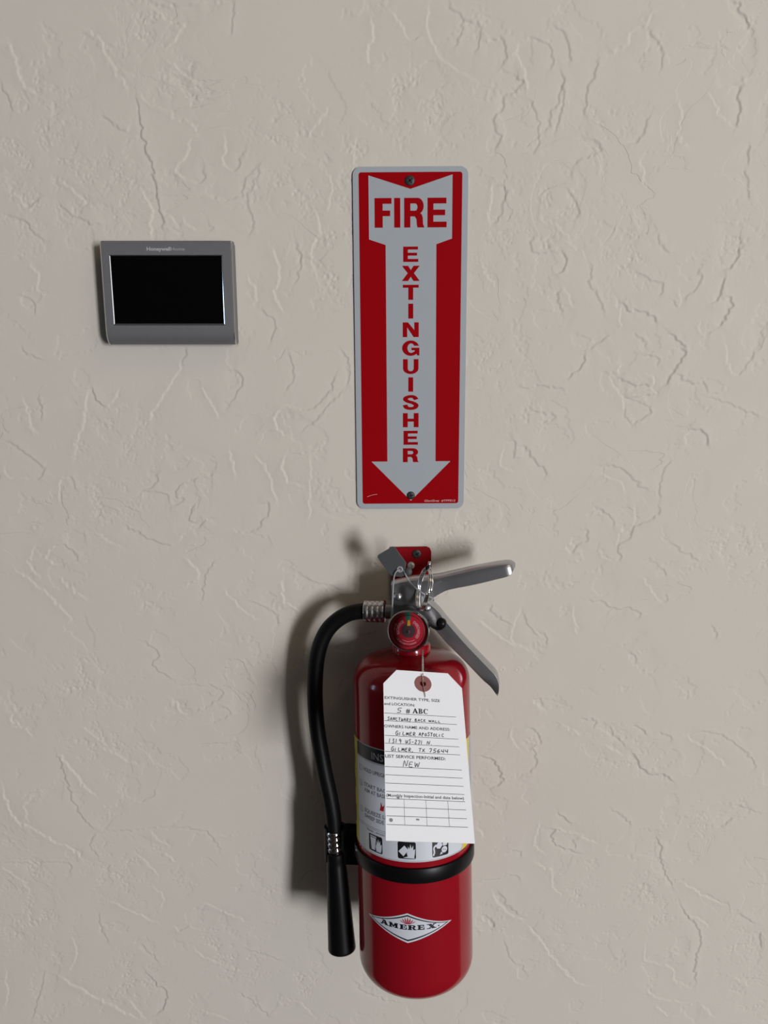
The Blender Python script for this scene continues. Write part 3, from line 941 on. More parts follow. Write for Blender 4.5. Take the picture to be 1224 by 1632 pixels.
# chamfered polished lip round the screen
v, f = [], []
for e, d in ((.9, 22.02), (.3, 22.55), (-.4, 22.1), (-.45, 20.7)):
    for x, z in ((sx0 - e, sz1 + e), (sx1 + e, sz1 + e), (sx1 + e, sz0 - e), (sx0 - e, sz0 - e)):
        v.append((x * mm, -d * mm, z * mm))
for r_ in range(3):
    for i in range(4):
        j = (i + 1) % 4; f.append((4 * r_ + i, 4 * r_ + j, 4 * r_ + 4 + j, 4 * r_ + 4 + i))
fix_normals(mobj('screen_lip', v, f, M_EDGE, sc_))
# bright metal edges down both sides of the front
for s in (-1, 1):
    v, f = [], []
    for z, d in [(HT, 19.6)] + list(zip(zs_[1:10], ds_[1:10])):
        v += [(s * (HW + .12) * mm, -(d - 1.7) * mm, z * mm), (s * (HW + .12) * mm, -(d - .62) * mm, z * mm), (s * (HW - .95) * mm, -(d + .06) * mm, z * mm)]
    for i in range(9):
        for j in range(2):
            f.append((3 * i + j, 3 * i + j + 1, 3 * i + 4 + j, 3 * i + 3 + j))
    fix_normals(mobj('edge_trim', v, f, M_EDGE, th, True))
fl = Flat()
fl.merge(text2d('Honeywell', 3.0, 20.6, bold=.035), lambda x, y: (-16.6 + x, 35.6 + y))
fl.merge(text2d('Home', 2.9, 11.6, bold=-.005), lambda x, y: (4.6 + x, 35.6 + y))
fl.build('lettering', M_LOGO, lambda x, z: (x * mm, -.02206, z * mm), th)

# ================================================================== WALL BRACKET
bk = empty('wall_bracket', (0.0259, -0.0006, 1.2990))
tag(bk, 'red metal wall bracket plate above the extinguisher valve, with one black screw', 'bracket')
out = [(-19.0, -34), (-19.0, 19.6), (15.2, 19.9), (18.0, 18.6), (19.3, 15.2), (19.3, -34)]
v, f = prism([out], lambda x, z, d: (x * mm, -d, z * mm), .003)
bevel(fix_normals(mobj('plate', v, f, M_BRED, bk)), .0005, 2)
hk = MB().box(-.008, .008, -.030, -.002, -.013, -.0105).box(-.008, .008, -.0325, -.030, -.013, .001)
bevel(hk.build('hook', M_BRED, bk), .0008, 2)
screw(bk, .0052, .0133, -.003, .0043, 30)
v, f = lathe([(.0038, -.003), (.0038, -.0036), (.0033, -.0046), (.0018, -.0049), (.0014, -.0042)], 24, 'y', (-.0003, 0, .0019))
fix_normals(mobj('rivet', v, f, M_RIVET, bk, True, 50))

# ================================================================== FIRE EXTINGUISHER
EM = Matrix(((EX[0], EY[0], EZ[0], EO[0]), (EX[1], EY[1], EZ[1], EO[1]), (EX[2], EY[2], EZ[2], EO[2]), (0, 0, 0, 1)))
fe = empty('fire_extinguisher', mw=EM)
tag(fe, 'red handheld fire extinguisher with black hose hanging on the wall', 'fire extinguisher')
TR = .0535
# tank
pr = [(.030, -.0005)]
rb, zb, rt, zt = .021, -.003, .022, .3025
for k in range(13):
    t = PI / 2 * k / 12; pr.append((TR - rb + rb * math.sin(t), zb + rb - rb * math.cos(t)))
for z in (.08, .15, .22):
    pr.append((TR, z))
for k in range(15):
    t = RAD(76) * k / 14; pr.append((TR - rt + rt * math.cos(t), zt - rt + rt * math.sin(t)))
r1, z1 = pr[-1]
pr += [(.024, z1 + (r1 - .024) * .22), (.0195, z1 + (r1 - .0195) * .25)]
ZN = pr[-1][1]
v, f = lathe(pr, 128)
tank = fix_normals(mobj('tank', v, f, M_RED, fe, True, 60))
v, f = lathe([(.0175, ZN - .003), (.0182, ZN), (.0182, ZN + .006), (.0172, ZN + .0075), (.0135, ZN + .0078)], 48)
fix_normals(mobj('neck_collar', v, f, M_RED, tank, True, 40))


def cyl(R_):
    fn = lambda u, z: (R_ * math.sin(u * mm / .0538), -R_ * math.cos(u * mm / .0538), z * mm)
    fn.curved = True
    return fn


# instruction label wrapped round the tank (arc millimetres from the front centre line, height in millimetres)
lab = Flat().rect(-88, 88, 133.5, 231.5, 60).build('label', M_LYEL, cyl(.05358), tank)
fl = Flat(); N = 48                                  # white panel with bowed lower edge corners
fl.poly(rrect(-57.5, 58, 133.4, 231.5, 4))
fl.build('white_panel', M_LWHITE, cyl(.05363), lab)
Flat().rect(-56.6, 57.2, 218.2, 230.6, 48).build('header_band', M_LBLACK, cyl(.05368), lab)
fl = Flat()
fl.merge(text2d('INSTRUCTIONS', 6.6, 64.5, bold=.0), lambda x, y: (-32.2 + x, 220.7 + y))
fl.build('header_lettering', M_HEADT, cyl(.05373), lab)
fl = Flat()
for ln, (x, z, w_) in {'HOLD UPRIGHT - PULL RING PIN': (-44.3, 206.8, 62), 'START BACK 8 FEET': (-43.3, 193.0, 46), 'AIM AT BASE OF FLAME': (-43.3, 188.0, 48),
                       'SQUEEZE LEVER': (-43.6, 169.2, 36), 'SWEEP SIDE TO SIDE': (-43.6, 164.0, 42)}.items():
    fl.merge(text2d(ln, 3.6, w_, bold=.02), lambda a, b: (x + a, z + b))
fl.build('step_lettering', M_LGREY, cyl(.05368), lab)
fl = Flat()
for i, z in enumerate((208, 193.5, 169.5)):
    fl.poly(circle(-49.6, z, 2.9), circle(-49.6, z, 2.5)[::-1])
    fl.merge(text2d(str(i + 1), 3.2), lambda a, b: (-50.5 + a, z - 1.6 + b))
fl.rect(-56.6, 57.2, 217.1, 217.5, 40)
fl.rect(-56.0, 56.6, 157.6, 157.9, 40).rect(-56.0, 56.6, 156.1, 156.4, 40)
fl.poly(rrect(-57.0, 57.4, 134.1, 231, 3.6), rrect(-56.7, 57.1, 134.4, 230.7, 3.4)[::-1])
fl.merge(text2d('TRASH - WOOD - PAPER', 1.7, 33, bold=.02), lambda a, b: (-41 + a, 153.3 + b))
fl.merge(text2d('LIQUIDS', 1.7, 14, bold=.02), lambda a, b: (-7 + a, 153.3 + b))
fl.merge(text2d('ELECTRICAL', 1.7, 17, bold=.02), lambda a, b: (21 + a, 153.3 + b))
fl.build('rules_and_numerals', M_LGREY, cyl(.05368), lab)
fl = Flat()
fl.poly([(-24, 176), (-20, 176), (-19, 182), (-21, 180), (-22.6, 184), (-23, 180)])
fl.build('red_flame_print', M_LRED, cyl(.05368), lab)
for x in (67.5, -67.5):
    for z0, z1 in ((205, 219), (182, 190), (150, 166)):
        Flat().rect(x - 1.8, x + 1.8, z0, z1, 2).build('side_mark', M_LBLACK, cyl(.05363), lab)
fl = Flat()
for s in (1,):
    fl.rect(74.0, 88, 133.4, 231.3, 8)
fl.build('fine_print_panel', M_LWHITE, cyl(.05363), lab)
fl = Flat()
for k in range(44):
    z = 137 + 2.15 * k; fl.stroke([(75, z), (79, z + 1.2), (83, z + 2.0)], .7)
fl.build('fine_print', M_LGREY, cyl(.05368), lab)
# three pictograms: bin, can and plug, each with flames
FLAME = [(-3.4, -6), (-4.4, -2), (-3, 1), (-3.2, 4), (-1.6, 1.6), (-.6, 6), (.6, 2), (2.2, 5), (2.4, .5), (4.2, 1.8), (3.8, -3), (3, -6)]
fb, fw_ = Flat(), Flat()
for cx in (-30.0, .8, 31.3):
    fb.poly(rrect(cx - 8.0, cx + 8.0, 135.9 + .4, 151.6, 1.6))
z0 = 143.8
fw_.poly([(-36, z0 + 5), (-29, z0 + 5), (-30.4, z0 - 6), (-34.6, z0 - 6)])
fw_.poly([(-36.4, z0 + 5.6), (-36.0, z0 + 6.6), (-28.6, z0 + 6.6), (-28.4, z0 + 5.6)])
fw_.poly([(-26 + p[0] * .8, z0 - .5 + p[1]) for p in FLAME])
fw_.poly([(-6.6, z0 - 1), (-1.2, z0 + 4.6), (2.4, z0 + .6), (-2.2, z0 - 5.2)])
fw_.poly([(4.6 + p[0] * .85, z0 + p[1]) for p in FLAME])
fw_.poly([(-2.5, z0 - 6.6), (1, z0 - 5.4), (7.6, z0 - 6.0), (7.6, z0 - 6.9)])
fw_.stroke(catmull([(24.2, z0 - 6), (25.2, z0 - 3), (24.9, z0 + 1), (27, z0 + 3.5)], 5), 1.4)
fw_.poly([(26.6, z0 + 2.2), (28.6, z0 + 5.2), (32.0, z0 + 5.0), (33, z0 + 2), (30.6, z0 - .6), (28, z0)])
fw_.poly(circle(35, z0 - 2.2, 2.9, 14), circle(34.0, z0 - 1.9, .5, 6)[::-1], circle(35.9, z0 - 2.6, .5, 6)[::-1])
fw_.poly([(30.4, z0 - 6.2), (31.6, z0 - 3.6), (33.6, z0 - 5.4)])
fw_.poly([(35.8 + p[0] * .6, z0 + 4.2 + p[1] * .5) for p in FLAME])
fb.build('pictogram_squares', M_LBLACK, cyl(.05368), lab)
fw_.build('pictogram_figures', M_LWHITE, cyl(.05373), lab)


# maker's emblem: shield-like pennant, lettering and flame
def emb_top(u):
    a = abs(u); return 12.2 * (1 - a) ** 1.12 - 1.2 * math.sin(PI * a) * .5


def emb_bot(u):
    a = abs(u); return -14.6 * (1 - a ** 1.06)


def emb(k, m, R_, name, parent):
    fl = Flat(); N = 56; W_ = 41.6
    for i in range(N + 1):
        u = -1 + 2 * i / N
        fl.v += [(.3 + u * W_ * k[0], 74.4 + emb_bot(u) * k[1] + k[2]), (.3 + u * W_ * k[0], 74.4 + emb_top(u) * k[1] + k[2])]
    for i in range(N):
        fl.f.append((2 * i, 2 * i + 2, 2 * i + 3, 2 * i + 1))
    return fl.build(name, m, cyl(R_), parent)


em = emb((1, 1.02, 0), M_LWHITE, .05360, 'emblem', tank)
emb((.925, .90, -.1), M_LBLACK, .05364, 'emblem_border', em)
emb((.865, .80, -.15), M_LWHITE, .05368, 'emblem_field', em)


def slab(ch):
    t = .30                                          # wide slab-serif capitals in a unit box
    S_ = []

    def r(x0, x1, y0, y1):
        S_.append([(x0, y0), (x1, y0), (x1, y1), (x0, y1)])
    if ch == 'A':
        S_.append([(.05, 0), (.40, 1), (.66, 1), (.98, 0), (.66, 0), (.46, .72), (.22, 0)]); r(.28, .72, .22, .48); r(0, .32, 0, .17); r(.58, 1.04, 0, .17); r(.2, .5, .86, 1)
    elif ch == 'M':
        r(.08, .30, 0, 1); r(.70, .95, 0, 1); S_.append([(.08, 1), (.34, 1), (.56, .35), (.5, .05)]); S_.append([(.92, 1), (.68, 1), (.46, .35), (.5, .05)]); r(0, .38, 0, .17); r(.6, 1.03, 0, .17); r(0, .3, .84, 1); r(.7, 1.03, .84, 1)
    elif ch == 'E':
        r(.12, .46, 0, 1); r(0, .95, .83, 1); r(0, 1, 0, .17); r(.4, .74, .42, .58); r(.80, .95, .62, 1); r(.85, 1, 0, .48); r(.64, .74, .34, .66)
    elif ch == 'R':
        r(.10, .42, 0, 1); r(0, .7, .84, 1); r(.3, .7, .44, .58); S_.append([(.66, 1), (.86, .92), (.92, .72), (.84, .5), (.66, .44), (.6, .58), (.66, .7), (.6, .84)]); r(0, .5, 0, .17); S_.append([(.5, .5), (.74, .48), (.88, .17), (1.02, .17), (1.02, 0), (.66, 0)])
    elif ch == 'X':
        S_.append([(.08, 1), (.45, 1), (.94, 0), (.56, 0)]); S_.append([(.78, 1), (.95, 1), (.28, 0), (.1, 0)]); r(0, .5, .85, 1); r(.62, 1, .85, 1); r(0, .4, 0, .16); r(.5, 1, 0, .16)
    return S_


fl = Flat()
for ch, x0, x1 in (('A', -25.6, -17.7), ('M', -17.0, -8.3), ('E', -6.9, -.3), ('R', .5, 8.0), ('E', 8.9, 15.2), ('X', 17.3, 26.0)):
    for p in slab(ch):
        fl.poly([(x0 + q[0] * (x1 - x0), 71.6 + .5 * abs((x0 + x1) / 52) + q[1] * 4.5) for q in p])
fl.poly(circle(28.3, 73.4, .75, 10))
fl.build('emblem_lettering', M_LBLACK, cyl(.05373), em)
fl = Flat()
for x, h, b in ((-5.2, 3.4, -1.4), (-3.6, 4.9, -.9), (-1.8, 6.2, -.4), (0.2, 6.9, 0), (2.2, 6.2, .4), (4.0, 4.9, .9), (5.6, 3.4, 1.4)):
    fl.poly([(.3 + x * .35 - .4, 76.9), (.3 + x * .35 + .4, 76.9), (.3 + x * .95 + .75, 76.9 + h * .5), (.3 + x * 1.0 + b * .4 + .35, 76.9 + h * .75), (.3 + x * 1.1 + b, 76.9 + h), (.3 + x * .95 - .65, 76.9 + h * .5)])
fl.build('emblem_flame', M_LRED, cyl(.05373), em)

# black retaining band with the hose clip
bp = [(.0541, .1148), (.0556, .1150), (.0560, .1160), (.0560, .1270), (.0556, .1280), (.0541, .1282)]
v, f = lathe(bp + [bp[0]], 96, cap=False)
band = fix_normals(mobj('band', v, f, M_PLAS, fe, True, 40))
NZ = L(533, 1345, 0)
v, f = [], []
ri, ro, n = .0088, .0108, 28
for k in range(n + 1):
    a = RAD(-40 + 260 * k / n)                       # open towards the front
    for r_, z in ((ri, .1000), (ro, .1000), (ro, .1335), (ri, .1335)):
        v.append((NZ[0] + .001 + r_ * math.cos(a), .001 + r_ * math.sin(a), z))
for k in range(n):
    for j in range(4):
        j2 = (j + 1) % 4; f.append((4 * k + j, 4 * k + j2, 4 * k + 4 + j2, 4 * k + 4 + j))
f += [(0, 1, 2, 3), (4 * n + 3, 4 * n + 2, 4 * n + 1, 4 * n)]
clip = bevel(fix_normals(mobj('hose_clip', v, f, M_PLAS, band, True, 40)), .0006, 2)
arm = MB().box(NZ[0] + .0095, -.0505, -.0075, .0065, .1000, .1350)
bevel(arm.build('clip_arm', M_PLAS, band), .0015, 3)

# valve body
VZ = ZN + .0075
v, f = lathe([(.0128, VZ - .001), (.0128, VZ + .008), (.0115, VZ + .009), (.0115, VZ + .03)], 32)
vb = MB().add(v, f)
vb.box(-.0145, .0165, -.0098, .0098, VZ + .012, VZ + .040)
valve = bevel(vb.build('valve_body', M_CAST, fe, True, 35), .0015, 3)
v, f = lathe([(.0068, -.0145), (.0068, -.0225)], 24, 'x', (0, 0, .3425))
fix_normals(mobj('hose_port', v, f, M_CAST, valve, True, 40))


# handles: bent sheet channels lofted along their length
def resample(P, n):
    P = np.array(P, float); d = np.concatenate([[0], np.cumsum(np.linalg.norm(np.diff(P, axis=0), axis=1))])
    t = np.linspace(0, d[-1], n)
    return np.stack([np.interp(t, d, P[:, i]) for i in range(P.shape[1])], 1)


def channel(name, fold_px, low_px, yl, hw, arch, parent, n=44, tip=.12):
    A = np.array([L(px, py, yl) for px, py in fold_px])[:, [0, 2]]
    B = np.array([L(px, py, yl) for px, py in low_px])[:, [0, 2]]
    A = resample(catmull(A, 6), n); B = resample(catmull(B, 6), n)
    v, f = [], []; K = 9
    for i in range(n):
        t = i / (n - 1)
        tg = A[min(i + 1, n - 1)] - A[max(i - 1, 0)]; tg /= np.linalg.norm(tg)
        nn = np.array([-tg[1], tg[0]])
        if nn @ (A[i] - B[i]) < 0:
            nn = -nn
        q = max(0, (t - (1 - tip)) / tip); h = hw * math.sqrt(max(0.02, 1 - q * q * .92)); ar_ = arch * math.sqrt(max(.05, 1 - q * q))
        row = [(B[i][0], -h, B[i][1]), ((A[i] * .75 + B[i] * .25)[0], -h, (A[i] * .75 + B[i] * .25)[1])]
        for k in range(K):
            a = PI * k / (K - 1)
            p = A[i] + nn * (ar_ * math.sin(a)); row.append((p[0], -h * math.cos(a) if arch > .002 else -h + 2 * h * k / (K - 1), p[1]))
        row += [((A[i] * .75 + B[i] * .25)[0], h, (A[i] * .75 + B[i] * .25)[1]), (B[i][0], h, B[i][1])]
        v += row
    m = K + 4
    for i in range(n - 1):
        for k in range(m - 1):
            a = i * m + k; f.append((a, a + 1, a + m + 1, a + m))
    f.append(tuple(range((n - 1) * m, n * m)))
    o = fix_normals(mobj(name, v, f, M_STEEL, parent, True, 50))
    s = o.modifiers.new('sheet', 'SOLIDIFY'); s.thickness = .0013; s.offset = -1
    bevel(o, .0003, 2, 60)
    return o


hnd = channel('carry_handle', [(624, 935), (640, 931), (660, 927.5), (694, 925), (725, 918.5), (756, 911.5), (790, 905), (810, 902.5), (821, 901)],
              [(624, 964), (650, 966), (676, 963), (692, 952), (704.6, 944.6), (717, 939.8), (756, 932), (790, 923.8), (812, 917.5), (821.5, 905)], -.0118, .0118, .0040, fe, tip=.07)
lev = channel('squeeze_lever', [(660, 941), (680.6, 959.5), (697.8, 974.6), (709, 989), (740, 1024.7), (774.4, 1061), (789.3, 1077), (794, 1088), (795, 1101), (793.4, 1113)],
              [(648, 957.5), (671.4, 978.5), (683, 992.6), (696.6, 1007.5), (708, 1021), (724, 1037), (744.7, 1058), (768.7, 1083), (781, 1094.5), (788.5, 1106), (792.4, 1113.6)], -.0106, .0106, .0004, fe, tip=.2)


def button(px, py, yl, r, h, m, name, parent):
    c = L(px, py, yl)
    v, f = lathe([(r, c[1] + .0015), (r, c[1] - h * .35), (r * .85, c[1] - h * .7), (r * .5, c[1] - h * .95), (r * .1, c[1] - h)], 20, 'y', (c[0], 0, c[2]))
    return fix_normals(mobj(name, v, f, m, parent, True, 60))


button(634, 951, -.0124, .0036, .0022, M_STEEL, 'rivet', hnd)
button(680.5, 969, -.0112, .0030, .0022, M_STEEL, 'rivet', lev)
button(703.5, 993, -.0112, .0046, .0050, M_PLAS, 'stop_button', lev)
v, f = tube(catmull([L(*p, -.0118) for p in ((681, 988), (686, 996), (693, 1001), (701, 1002.5), (708, 998))], 5), .0012, 8)
mobj('stop_clip', v, f, M_PLAS, lev, True)

# pressure gauge
GC = np.array([.0021, 0, .3319])
gp = [(.0080, -.010), (.0080, -.0185), (.0170, -.0190), (.0182, -.0205), (.0186, -.0302), (.0183, -.0314), (.0178, -.0318), (.0172, -.0316), (.0170, -.0310), (.0168, -.0284)]
v, f = lathe(gp, 56, 'y', (GC[0], 0, GC[2]), cap=False)
gz = fix_normals(mobj('gauge', v, f, M_BEZEL, fe, True, 50))


def gpl(y):
    return lambda a, b: (GC[0] + a * mm, y, GC[2] + b * mm)


Flat().poly(circle(0, 0, 16.9, 48)).build('dial', M_DIAL, gpl(-.0290), gz)
Flat().poly([(-1.4, 6), (-2.8, 16.6), (2.8, 16.6), (1.4, 6)]).build('green_zone', M_GREEN, gpl(-.02906), gz)
Flat().poly(circle(0, 0, 6.3, 32)).build('hub_reflection_disc', M_HUB, gpl(-.02908), gz)  # hub area, with the grey reflection over it put into the colour
v, f = prism([[(-1.6, 4.6), (-.9, 9.6), (.9, 9.6), (1.5, 4.6)]], lambda a, b, d: (GC[0] + (a + .6) * mm, -.0294 - d, GC[2] + b * mm), .0004)
fix_normals(mobj('needle', v, f, M_NEED, gz))
v, f = lathe([(.0014, -.0290), (.0014, -.0300), (.0006, -.0303)], 14, 'y', (GC[0] + .0002, 0, GC[2] - .001))
fix_normals(mobj('needle_hub', v, f, M_CHROME, gz, True, 60))
v, f = lathe([(.0142, -.0291), (.0139, -.0294), (.0136, -.0291)], 48, 'y', (GC[0], 0, GC[2]), cap=False)  # thin black ring standing in for the bezel's shadow on the dial
fix_normals(mobj('bezel_shadow_ring', v, f, M_LBLACK, gz, True))


def arc_text(body, r, h, a_mid, span, inward=True):
    fl = Flat(); vv, ff = text2d(body, h, None, bold=.01)
    w_ = max(p[0] for p in vv)

    def place(x, y):
        t = x / w_ - .5
        if inward:
            a = RAD(a_mid - t * span); rr = r + y
        else:
            a = RAD(a_mid + t * span); rr = r + h - y
        return (rr * math.cos(a), rr * math.sin(a))
    fl.merge((vv, ff), place)
    return fl


arc_text('RECHARGE', 8.0, 2.6, 158, 84).build('dial_lettering', M_DTXT, gpl(-.02912), gz)
arc_text('OVERCHARGED', 8.0, 2.6, 8, 104).build('dial_lettering', M_DTXT, gpl(-.02912), gz)
arc_text('USE NO HEAVY CHARGE', 11.4, 1.3, 258, 92, False).build('dial_lettering', M_DTXT, gpl(-.02912), gz)
arc_text('195 PSI', 11.4, 1.5, 165, 30).build('dial_lettering', M_DTXT, gpl(-.02912), gz)
Flat().stroke(arc(0, 0, 9.6, 9.6, 236, 304, 14), .35).build('dial_arc', M_DTXT, gpl(-.02912), gz)
v, f = lathe([(.0169, -.0308), (.0120, -.0319), (.0070, -.0323), (.0020, -.0324)], 40, 'y', (GC[0], 0, GC[2]), cap=False)
f.append(tuple(range(120, 160)))
fix_normals(mobj('lens', v, f, M_GLASS, gz, True))

# hose, couplings and nozzle
cp = []
for k in range(4):
    x = -.0232 - .0048 * k
    cp += [(.0098, x), (.0103, x - .0008), (.0103, x - .0040), (.0098, x - .0047)]
v, f = lathe(cp, 40, 'x', (0, 0, .3425))
coup = fix_normals(mobj('hose_coupling', v, f, M_SATIN, fe, True, 60))
hp = [(586, 974), (572, 974.5), (556, 978), (538, 988), (522, 1004), (511, 1026), (504.5, 1054), (502, 1090), (502.5, 1125), (505.5, 1160), (511, 1195), (518.5, 1235), (526, 1270), (531, 1300), (533, 1325)]
path = catmull([L(px, py, 0) for px, py in hp], 6)
v, f = tube(path, .00735, 24)
fix_normals(mobj('hose', v, f, M_RUB, fe, True))
A_, B_ = L(532.5, 1322, 0), L(545, 1511, 0)
ax = (B_ - A_); LN = np.linalg.norm(ax); ax /= LN


def along(prof_, name, m, parent=fe, n=36):
    pts = [A_ + ax * s for _, s in prof_]
    v, f = tube(pts, [r for r, _ in prof_], n)
    return fix_normals(mobj(name, v, f, m, parent, True, 50))


fp = [(.0068, -.001)]
for k in range(4):
    s = .0005 + .0052 * k; fp += [(.0072, s), (.0080, s + .0012), (.0080, s + .0040), (.0072, s + .0050)]
along(fp, 'hose_ferrule', M_CHROME)
noz = along([(.0078, .0212), (.0092, .0222), (.0094, .028), (.0090, .030), (.0093, .034), (.0116, LN * .65), (.0132, LN - .003), (.0134, LN - .001), (.0132, LN), (.0105, LN + .0002), (.0095, LN - .004)], 'nozzle', M_PLAS)

# pull pin with its split ring
rc = L(675.5, 938.5, -.026)
d1 = np.array([math.sin(RAD(22)), -math.cos(RAD(22)), 0]); d2 = np.array([math.sin(RAD(13)), 0, math.cos(RAD(13))])
d2 = d2 - d1 * (d1 @ d2); d2 /= np.linalg.norm(d2); d3 = np.cross(d1, d2)
pts = []
for k in range(121):
    a = 4 * PI * k / 120
    pts.append(rc + .0186 * (d1 * math.cos(a) * .85 + d2 * math.sin(a)) + d3 * (.0034 * (k / 120 - .5)))
v, f = tube(pts, .0012, 12)
ring = mobj('pull_ring', v, f, M_CHROME, fe, True)
tp = rc + .0182 * d2
v, f = tube([tp + np.array([.0005, .012, .0]), tp + np.array([0, .004, .001]), tp + np.array([0, -.004, .001])], .0017, 10)
mobj('pull_pin', v, f, M_PLAS, ring, True)
v, f = tube([tp + np.array([.0012, .0, .0015]), tp + np.array([.0018, 0, .0062])], .0012, 10)
mobj('pin_eye', v, f, M_CHROME, ring, True)

# ================================================================== TAMPER SEAL (grey flag on a thin cable)
SY = -.0185
so_ = L(624, 900, SY)
sm = EM @ Matrix.Translation(Vector(so_))
sl = empty('tamper_seal', mw=sm)
tag(sl, 'small grey plastic seal flag on a looped cable, threaded through the extinguisher handle', 'seal tag')


def SL(px, py, yl=SY):
    return L(px, py, yl) - so_


fo = [(629.5, 871.6), (625.2, 870.8), (603, 884.2), (601.7, 888), (621, 915), (625.5, 917.8), (640.5, 919.4), (644.6, 917), (647.5, 896.5)]
pts = [tuple(SL(*p)[[0, 2]]) for p in fo]
v, f = prism([pts], lambda x, z, d: (x, -d, z), .0012)
flag = bevel(fix_normals(mobj('flag', v, f, M_GREYP, sl)), .0004, 2)
c = SL(650.5, 911)
v, f = lathe([(.0036, .0005), (.0036, -.0010), (.0028, -.0022), (.001, -.0026)], 20, 'y', (c[0], 0, c[2]))
fix_normals(mobj('lock_knob', v, f, M_GREYP, sl, True, 60))
c = SL(637.5, 907)
v, f = lathe([(.0030, -.001), (.0028, -.0018), (.0016, -.0018), (.0012, -.0013)], 20, 'y', (c[0], 0, c[2]), cap=False)
mobj('cable_eyelet', v, f, M_CABLE, sl, True)
p1 = [SL(638, 908, SY - .001), SL(632, 910.5, SY - .0025), SL(628.5, 917, SY - .002), SL(626.8, 930, SY), SL(626, 950, SY), SL(624.8, 972, SY), SL(623.3, 990, SY), SL(622.5, 1000, SY + .004), SL(624, 1006, SY + .012)]
v, f = tube(catmull(p1, 8), .00075, 8)
mobj('cable', v, f, M_CABLE, sl, True)
p2 = [SL(643, 908, SY - .0005), SL(646.5, 916, SY - .002), SL(652, 926, SY - .002), SL(661, 936, SY - .004), SL(673, 945, SY - .005), SL(684, 951, SY - .001), SL(690.5, 954.5, SY + .006), SL(691, 957, SY + .012)]
v, f = tube(catmull(p2, 8), .00075, 8)
mobj('cable', v, f, M_CABLE, sl, True)

# ================================================================== INSPECTION TAG
RT = np.array([[0.98425, -0.17649, -0.00981], [0.1215, 0.63521, 0.76272], [-0.12838, -0.75191, 0.64665]])
T0 = np.array([0.0312, -0.1136, 1.2389])
TM = Matrix(((*RT[0], T0[0]), (*RT[1], T0[1]), (*RT[2], T0[2]), (0, 0, 0, 1)))
it = empty('inspection_tag', mw=TM)
tag(it, 'white card inspection tag with handwriting, wired to the extinguisher neck', 'tag')
HWd, HH = 33.35, 136.2


def curl(z):                                        # slight bow of the card (mm)
    return 0.0


card = [(-HWd, -12.8), (-HWd + 11.3, 0), (HWd - 11.3, 0), (HWd, -12.8), (HWd, -HH), (-HWd, -HH)]
v, f = prism([card, circle(.1, -11, 2.7, 20)[::-1]], lambda x, z, d: (x * mm, d, z * mm), .00035)
cd_ = fix_normals(mobj('card', v, f, M_PAPER, it))


def tpl(y):
    return lambda x, z: (x * mm, -y, z * mm)


v, f = prism([circle(.1, -11, 7.2, 36), circle(.1, -11, 2.6, 20)[::-1]], lambda x, z, d: (x * mm, -d, z * mm), .0003)
fix_normals(mobj('hole_patch', v, f, M_PATCH, it))
fl = Flat()
for z in (-38.6, -45.0, -57.2, -63.5, -70.0, -82.0, -88.3, -94.6, -100.8, -106.2, -112.3, -118.7, -124.9):
    k = (-z - 38) / 87
    fl.rect(-33.0 + (.4 if z < -100 else 0), 26.3 + 2.6 * k, z - .17, z + .17)
for x in (-19.0, -2.2, 14.8):
    fl.rect(x - .12, x + .12, -124.9, -106.2)
fl.build('ruled_lines', M_INK, tpl(.00006), cd_)
fl = Flat()
for s, x, z, h, w_ in (('EXTINGUISHER TYPE, SIZE', -32.6, -26.4, 2.35, 46.2), ('and LOCATION:', -33.0, -31.6, 2.35, 25.4), ('OWNERS NAME AND ADDRESS:', -33.3, -50.6, 2.4, 53.8),
                       ('LIST SERVICE PERFORMED:', -32.9, -74.8, 2.45, 48.2), ('(Monthly Inspection-Initial and date below)', -32.6, -104.7, 2.2, 60.2)):
    Flat().merge(text2d(s, h, w_, bold=.014), lambda a, b: (x + a, z + b)).build('printed_line', M_INK, tpl(.00006), cd_)
fl = Flat()
fl.merge(text2d('#', 4.0, 3.4, bold=.02), lambda a, b: (-15.2 + a, -37.5 + b))
for i, (x0, x1) in enumerate(((-9.6, -5.3), (-5.0, -1.2), (-.8, 3.2))):
    wd = x1 - x0
    if i == 0:
        pl_ = [[(0, 0), (.42, 1), (.58, 1), (1, 0), (.68, 0), (.44, .66), (.17, 0)], [(.2, .28), (.72, .28), (.7, .4), (.24, .4)], [(-.06, 0), (.28, 0), (.28, .09), (-.06, .09)], [(.58, 0), (1.06, 0), (1.06, .09), (.58, .09)]]
        for p in pl_:
            fl.poly([(x0 + q[0] * wd, -37.5 + q[1] * 4.3) for q in p])
    elif i == 1:
        o_ = [(0, 0), (0, .08), (.14, .1), (.14, .9), (0, .92), (0, 1), (.6, 1), (.86, .9), (.88, .68), (.68, .54), (.94, .42), (.98, .18), (.76, .02), (.6, 0)]
        fl.poly([(x0 + q[0] * wd, -37.5 + q[1] * 4.3) for q in o_], [(x0 + q[0] * wd, -37.5 + q[1] * 4.3) for q in [(.42, .58), (.42, .9), (.58, .88), (.6, .66)]],
                [(x0 + q[0] * wd, -37.5 + q[1] * 4.3) for q in [(.42, .1), (.42, .48), (.6, .44), (.66, .2)]])
    else:
        o_ = arc(.52, .5, .5, .52, 40, 320, 18) + arc(.56, .5, .26, .43, 312, 48, 14)
        fl.poly([(x0 + q[0] * wd, -37.5 + q[1] * 4.3) for q in o_])
        fl.poly([(x0 + q[0] * wd, -37.5 + q[1] * 4.3) for q in [(.88, .68), (.97, .68), (.97, 1), (.9, 1)]])
fl.build('stamped_lettering', M_PEN, tpl(.00006), cd_)
fl = Flat()
pen(fl, '5', -22.8, -17.8, -37.6, 4.2, .5)
pen(fl, 'SANCTUARY', -30.6, -10.6, -44.4, 2.8, .48)
